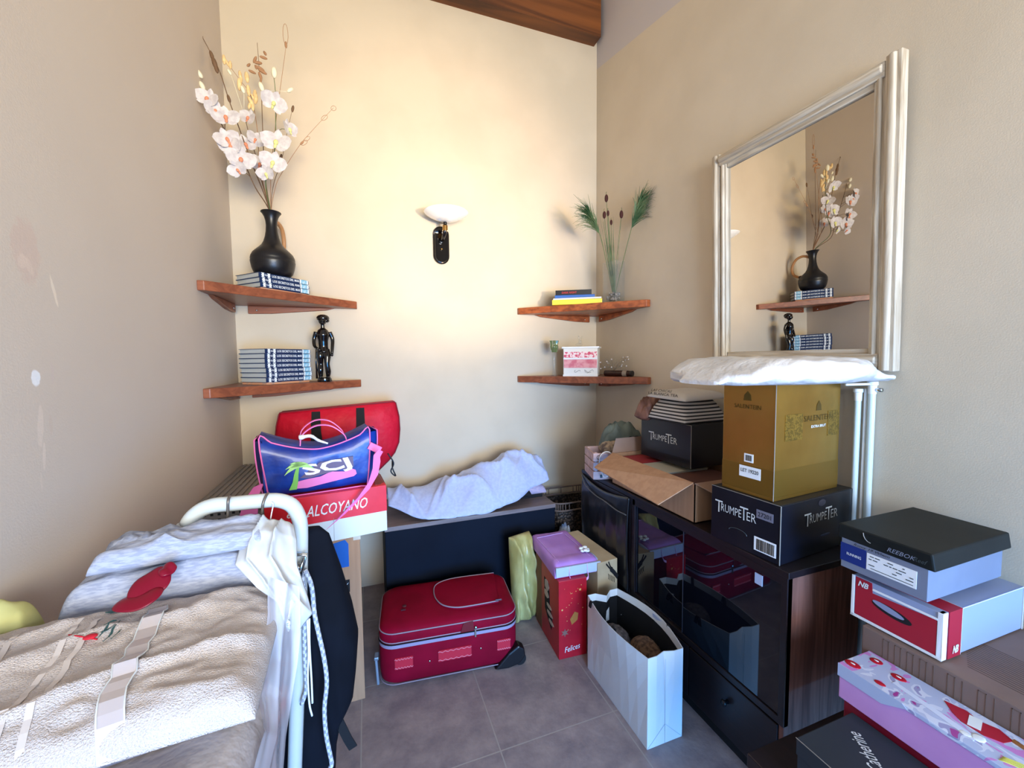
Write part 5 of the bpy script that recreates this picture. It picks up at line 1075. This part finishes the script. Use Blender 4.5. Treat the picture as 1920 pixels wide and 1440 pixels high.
for lab, pts, r_, m_ in (('long grey and white braided cord hanging over the black jacket', [(-0.161,1.120,0.973),(-0.148,1.120,0.926),(-0.144,1.120,0.854),(-0.137,1.120,0.803),(-0.126,1.120,0.728),(-0.122,1.120,0.661),(-0.130,1.120,0.591),(-0.128,1.120,0.516),(-0.118,1.120,0.438),(-0.123,1.120,0.425)], .0056, 'braid'),
                    ('shorter grey and white braided cord beside the white rack leg', [(-0.169,1.120,0.965),(-0.164,1.120,0.887),(-0.169,1.120,0.803),(-0.170,1.120,0.718),(-0.170,1.120,0.661),(-0.182,1.120,0.621)], .0056, 'braid'),
                    ('white shoelace-like cord, left of the two thin ones', [(-0.160,1.110,0.850),(-0.160,1.110,0.766),(-0.164,1.110,0.696),(-0.163,1.110,0.624),(-0.158,1.110,0.590)], .0024, 'white'),
                    ('white shoelace-like cord, right of the two thin ones', [(-0.155,1.110,0.849),(-0.157,1.110,0.779),(-0.156,1.110,0.693),(-0.156,1.110,0.624)], .0024, 'white')):
    single('hanging_cord', MB().tube(sm(pts,6), r_, 8), m_, lab, 'cord', pts[0], True)
cl = thing('metal_clip', 'steel spring clip gripping the white rack leg', 'clip', (-0.164,1.110,0.983))
p_ = [(-0.181,1.105,1.020),(-0.155,1.105,1.018),(-0.172,1.105,0.950),(-0.178,1.105,0.961),(-0.160,1.105,1.011)]
part('frame', MB().tube(p_, .0028, 6).tube([(a,1.112,c) for a,b,c in p_], .0028, 6), 'chrome', cl, True, world=True)
part('jaw', MB().tube([(-0.183,1.110,0.993),(-0.183,1.110,0.969),(-0.174,1.110,0.970),(-0.173,1.110,0.997)], .0035, 6), 'chrome', cl, True, world=True)
# ------------------------------------------------------------------ table and textiles at the left
tbx = thing('side_table', 'brown wooden table edge just showing under the plastic-wrapped towels', 'table', (-.7,.1,0))
part('tabletop', MB().b2((.0,0,.775),(.52,.86,.8)), 'shelf', tbx, bevel=.003)
for a, c in ((.02,.02),(.45,.02),(.02,.79),(.45,.79)): part('leg', MB().b2((a,c,0),(a+.045,c+.045,.775)), 'shelf', tbx, bevel=.002)
M['terry'] = mat('cream_terry', (216,206,202), .95, c2=(204,193,188), sc=(5,5,5), bump=1.0, bsc=420, bd=.004, spec=.1)
M['terryw'] = mat('white_terry', (230,228,230), .95, c2=(218,214,216), sc=(6,6,6), bump=.9, bsc=200, bd=.005, sheen=.4)
M['jersey'] = mat('grey_melange', (152,158,178), .9, c2=(176,181,196), sc=(50,240,240), lo=.4, hi=.6, bump=.2, bsc=300, bd=.001, spec=.1)
N = NT('clear_wrap'); b = N.b; b.inputs['Base Color'].default_value = lin((226,224,232)); b.inputs['Roughness'].default_value = .16; b.inputs['Coat Weight'].default_value = .6
b.inputs['Alpha'].default_value = .55; M['wrap'] = N.m
# lower parcel
single('folded_blanket', MB().slab([(-.7,.14,.8005),(-.20,.14,.8005),(-.185,.93,.8005),(-.7,.93,.8005)], .095, 50, 50, 9, lambda u,v:.08*nz(u*4,v*4)+.05*fold(u*3,v*2,1)), mat('beige_blanket',(196,184,178),.6,c2=(172,158,152),sc=(7,7,7),coat=.3,bump=.4,bsc=30,bd=.01), 'thick pale folded blanket in clear plastic, lowest of the pile on the left', 'blanket', (-.45,.55,.8005), True)
single('folded_sheet', MB().slab([(-.69,.70,.9),(-.215,.765,.9),(-.195,.985,.9),(-.69,.985,.9)], .062, 44, 44, 9, lambda u,v:.08*nz(u*4,v*4)), mat('grey_sheet_cloth',(132,134,152),.85,c2=(112,114,132),sc=(8,8,8)), 'grey folded sheet between the cream towel and the pale blanket', 'sheet', (-.45,.6,.9), True)  # mottled mid-grey cloth, one tone over the whole folded sheet
# cream towel on top, with flower ribbon
TQ = [(-.70,.64,.966),(-.172,.675,.966),(-.188,1.005,.966),(-.70,1.0,.966)]
def tw_(u, v):
    return .26*max(0,fold(u*1.1+v*1.1,v*2.0-u*.9,1.3,2))**3-.06+.14*nz(u*7,v*5)+.10*nz(u*19,v*15)
tw0 = single('towel', MB().slab(TQ, .06, 130, 100, 7, tw_), 'terry', 'cream terry towel with embroidery and a red satin bow', 'towel', (-.45,.75,.966), True)
def onT(u, v, dz=0):
    uu = math.acos(1-2*u)/PI; vv = math.acos(1-2*v)/PI; m_ = MB(); q = [Vector(p) for p in TQ]
    a = max(0,1-abs(2*u-1)**7)**(1/2.2); b_ = max(0,1-abs(2*v-1)**7)**(1/2.2)
    p = q[0]*(1-u)*(1-v)+q[1]*u*(1-v)+q[2]*u*v+q[3]*(1-u)*v; p.z += .06*a*b_*(1+tw_(u,v))+dz; return p
def towelpx(x, y):
    """nearest towel parameters for a point in plan"""
    best = None
    for i in range(101):
        for j in range(101):
            u, v = i/100, j/100; p = TQp(u, v); d = (p[0]-x)**2+(p[1]-y)**2
            if best is None or d < best[0]: best = (d, u, v)
    return best[1], best[2]
def TQp(u, v):
    q = TQ; return [q[0][k]*(1-u)*(1-v)+q[1][k]*u*(1-v)+q[2][k]*u*v+q[3][k]*(1-u)*v for k in (0,1)]
def pathT(pts, dz=.004): return [onT(*towelpx(p[0], p[1]), dz) for p in pts]
rib = sm([(-0.391,0.941,1.030),(-0.381,0.895,1.030),(-0.370,0.824,1.030),(-0.363,0.771,1.030),(-0.357,0.725,1.030),(-0.341,0.676,1.030),(-0.325,0.637,1.030)], 3)
rp = pathT(rib, .0035)
part('sheer_ribbon', MB().ribbon(rp, [(.014,.003,0)]*len(rp), .0015), mat('sheer_ribbon',(214,204,204),.35,alpha=.75,coat=.3), tw0, world=True, label='sheer ribbon band')
for dx in (-.014,.014): part('ribbon_edge', MB().tube([p+Vector((dx,.003 if dx>0 else -.003,.001)) for p in rp], .0012, 5), 'wprint', tw0, True, world=True)
for off in (.09,.115,.2): 
    w_ = [p-Vector((off,0,0)) for p in rib]; wp = pathT(w_, .0012); part('woven_band', MB().ribbon(wp, [(.004,.001,0)]*len(wp), .001), mat('woven_%g'%off,(212,203,199),.7), tw0, world=True)
def petalT(c, L, W, a, z):
    m_ = MB(); c = Vector(c)
    return m_
satin = mat('crimson_satin', (122,6,34), .34, spec=.35)
cz = Vector((-0.415,0.946,1.045))
bm_ = MB()
def bowf(w, h, a, lift, c, tw=.0):
    R = Matrix.Rotation(a,3,'Z')
    def f(u, v):
        x = (u-.5)*w; prof = (1-abs(2*u-1)**2.2)**.6*(.78+.22*math.sin(3*u)); y = (v-.5)*h*max(prof,.05); z = lift*math.sin(PI*v)*max(prof,.1)+.010*math.sin(u*6+tw)+.008*v
        return Vector(c)+R@Vector((x,y,z))
    return f
def leafp(w, h, a, c, tilt, bend, lz):
    R = Matrix.Rotation(a,3,'Z')
    def f(u, v):
        prof = (max(0,1-abs(2*u-1)**3))**.55*(.75+.35*u); x = (u-.5)*w; y = (v-.5)*h*max(prof,.03)+bend*math.sin(PI*u)
        z = tilt*y+lz*u+.007*math.sin(PI*v)*prof+.0015*math.sin(9*u)
        return Vector(c)+R@Vector((x,y,z))
    return f
bm_.grid(leafp(.074,.050,.25,cz+Vector((.0,-.014,.008)),.25,-.004,.010), 28, 12)
bm_.grid(leafp(.066,.046,.48,cz+Vector((.010,.004,.016)),.75,.003,.020), 28, 12)
bm_.grid(leafp(.030,.026,1.1,cz+Vector((.032,.022,.040)),.4,.0,.010), 18, 10)
bo = part('satin_bow', bm_, satin, tw0, True, world=True, label='crimson satin bow'); so = bo.modifiers.new('t','SOLIDIFY'); so.thickness = .002
em = MB()
for (a, b_, w_) in (((196,1147),(225,1139),3),((186,1196),(205,1180),4),((190,1190),(222,1178),3),((196,1200),(212,1186),3),((207,1192),(222,1172),3),((212,1196),(226,1186),3)):
    pass
LV = [((-0.481,0.962,1.030),(-0.461,0.969,1.030)),((-0.445,0.871,1.030),(-0.442,0.894,1.030)),((-0.445,0.877,1.030),(-0.431,0.888,1.030)),((-0.433,0.861,1.030),(-0.431,0.881,1.030)),((-0.429,0.868,1.030),(-0.433,0.906,1.030)),((-0.423,0.863,1.030),(-0.422,0.883,1.030)),((-0.445,0.889,1.030),(-0.435,0.907,1.030))]
for a, c in LV:
    pp = pathT([a, [(a[0]+c[0])/2,(a[1]+c[1])/2,0], c], .003); em.ribbon(pp, [(0,.0006,0),(.001,.004,0),(0,.0006,0)], .001)
part('embroidered_leaves', em, mat('leaf_thread',(52,84,84),.8), tw0, world=True, label='green embroidered leaves')
c_ = pathT([(-0.459,0.870,1.030)], .004)[0]
part('embroidered_bud', MB().ell(c_, (.010,.008,.003), 10, 6).tube(pathT([(-0.494,0.887,1.030),(-0.472,0.875,1.030),(-0.444,0.867,1.030)], .003), .0012, 5), mat('red_thread',(200,30,52),.8), tw0, True, world=True, label='red embroidered bud')
# grey jersey stack behind
def jr(u, v): return .45*max(0,fold(u*1.2+v*.5,v*2,1.4))**3+.12*nz(u*6,v*6)-.1
single('folded_jersey', MB().slab([(-.6,1.012,.82),(-.235,1.012,.82),(-.235,1.128,.82),(-.62,1.128,.82)], .265, 50, 30, 8, lambda u,v:.03*nz(u*5,v*5)+.03*max(0,fold(u*2,v*1.2,1.5))**3-.10*(1-u)), 'jersey', 'thick grey melange folded jersey behind the cream towel', 'clothes', (-.45,1.05,.82), True)
single('folded_jersey', MB().slab([(-.54,1.03,1.075),(-.23,1.02,1.09),(-.225,1.125,1.09),(-.54,1.128,1.075)], .045, 40, 24, 6, jr), 'jersey', 'thinner grey folded garment on top of the thick grey jersey', 'clothes', (-.4,1.08,1.09), True)
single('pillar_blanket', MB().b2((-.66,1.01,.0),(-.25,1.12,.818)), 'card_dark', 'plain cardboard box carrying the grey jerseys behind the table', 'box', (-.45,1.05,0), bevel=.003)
bpy.data.objects['pillar_blanket'].name = 'cardboard_box'
# white crumpled cloth with lace edge, right end of the pile
mb = MB()
WQ = [((-0.275,1.120,1.105),(-0.178,1.100,1.098)),((-0.277,1.060,1.104),(-0.166,1.050,1.084)),((-0.278,1.000,1.065),(-0.159,1.000,1.042)),((-0.229,0.950,1.034),(-0.141,0.990,0.982)),((-0.188,0.930,1.002),(-0.130,0.980,0.936)),((-0.169,0.920,0.941),(-0.162,0.970,0.901))]
def wc(u, v):
    r_ = len(WQ)-1; k = min(int(v*r_), r_-1); t = v*r_-k
    a = Vector(WQ[k][0]).lerp(Vector(WQ[k+1][0]), t); b_ = Vector(WQ[k][1]).lerp(Vector(WQ[k+1][1]), t)
    p = a.lerp(b_, u); s = math.sin(PI*u)
    p += Vector((0,-.6,.75))*(.028*s+.030*max(0,fold(u*2.2+v*.6,v*1.5,1.2))**3*s+.007*nz(u*6,v*7)); return p
mb.grid(wc, 44, 60)
wo = single('crumpled_cloth', mb, mat('white_cotton',(216,220,222),.9,c2=(204,208,212),sc=(8,8,8),spec=.1), 'crumpled white cloth with a pointed corner hanging at the right end of the pile', 'cloth', WQ[0][0], True)
so = wo.modifiers.new('t','SOLIDIFY'); so.thickness = .004
# clear plastic wrap hanging over the right side
mb = MB()
WR = [((-0.198,0.900,1.077),(-0.150,0.950,1.018)),((-0.197,0.880,1.012),(-0.151,0.940,0.918)),((-0.202,0.850,0.948),(-0.157,0.930,0.867)),((-0.201,0.800,0.914),(-0.166,0.900,0.811)),((-0.182,0.760,0.874),(-0.171,0.860,0.769)),((-0.189,0.700,0.843),(-0.171,0.800,0.721))]
def wr(u, v):
    r_ = len(WR)-1; k = min(int(v*r_), r_-1); t = v*r_-k
    a = Vector(WR[k][0]).lerp(Vector(WR[k+1][0]), t); b_ = Vector(WR[k][1]).lerp(Vector(WR[k+1][1]), t)
    p = a.lerp(b_, u); p += Vector((.4,-.8,.2))*(.010*fold(u*1.6,v*1.4,1.1)+.004*nz(u*6,v*5)); return p
mb.grid(wr, 40, 60)
single('plastic_wrap', mb, 'wrap', 'clear plastic wrapping hanging down over the right side of the towel pile', 'plastic wrap', WR[0][0], True)
single('yellow_cloth', MB().slab([(-.705,.99,.97),(-.615,.99,.97),(-.615,1.05,.97),(-.705,1.05,.97)], .075, 24, 24, 3, lambda u,v:.2*fold(u*2,v*2,1)), mat('pale_yellow',(196,194,132),.9,c2=(180,176,112),sc=(10,10,10)), 'pale yellow cloth peeping out at the far left edge of the pile', 'cloth', (-.66,1.02,.97), True)
# ------------------------------------------------------------------ camera
cam = bpy.data.cameras.new('camera'); co_ = bpy.data.objects.new('camera', cam); COL.objects.link(co_); S.camera = co_
cam.sensor_fit = 'HORIZONTAL'; cam.sensor_width = 36; cam.lens = 762.9/1920*36; cam.clip_start = .02
yaw, pit, rol = .343631, .061314, -.010592
f = Vector((math.sin(yaw)*math.cos(pit), math.cos(yaw)*math.cos(pit), -math.sin(pit))); r0 = f.cross(Vector((0,0,1))).normalized(); u0 = r0.cross(f)
r = r0*math.cos(rol)+u0*math.sin(rol); u = -r0*math.sin(rol)+u0*math.cos(rol)
co_.matrix_world = Matrix(((r.x,u.x,-f.x,0),(r.y,u.y,-f.y,0),(r.z,u.z,-f.z,1.5),(0,0,0,1)))
# ------------------------------------------------------------------ light
def area(name, loc, tgt, sx, sy, col, e, spread=180):
    l = bpy.data.lights.new(name, 'AREA'); l.shape = 'RECTANGLE'; l.size = sx; l.size_y = sy; l.color = col; l.energy = e; l.spread = math.radians(spread)
    o = bpy.data.objects.new(name, l); COL.objects.link(o); o.location = loc; o.rotation_euler = (Vector(tgt)-Vector(loc)).to_track_quat('-Z','Y').to_euler(); return o
area('door_sun_bounce_high', (.58,-2.58,1.9), (.0,2,2.9), 1.9, 1.1, (1.0,.68,.12), 48, 80)
area('door_daylight', (.58,-2.58,1.75), (.4,2,1.6), 1.9, 1.3, (.43,.65,1.0), 192)
area('door_skylight_low', (.75,-2.58,.62), (.85,2.0,.3), 1.5, 1.0, (.05,.38,1.0), 46, 85)
def spot(name, e, col, size, blend, tgt):
    l = bpy.data.lights.new(name, 'SPOT'); l.energy = e; l.color = col; l.spot_size = math.radians(size); l.spot_blend = blend; l.shadow_soft_size = .12
    o = bpy.data.objects.new(name, l); COL.objects.link(o); o.location = (1.35,-1.6,1.45); o.rotation_euler = (Vector(tgt)-Vector(o.location)).to_track_quat('-Z','Y').to_euler()
spot('warm_sun_bounce', 435, (1.0,.70,.50), 30, .7, (.6,2.8,2.5))
spot('warm_sun_glint', 290, (.93,1.0,.84), 22, .9, (.65,2.8,2.25))
w = bpy.data.worlds.new('world'); S.world = w; w.use_nodes = True; w.node_tree.nodes['Background'].inputs[0].default_value = (.6,.75,1,1); w.node_tree.nodes['Background'].inputs[1].default_value = 1.0
S.view_settings.view_transform = 'Standard'; S.view_settings.look = 'None'; S.view_settings.gamma = 1; S.view_settings.exposure = 0
S.view_settings.use_curve_mapping = False
S.cycles.use_denoising = True; S.cycles.max_bounces = 8; S.cycles.transparent_max_bounces = 12
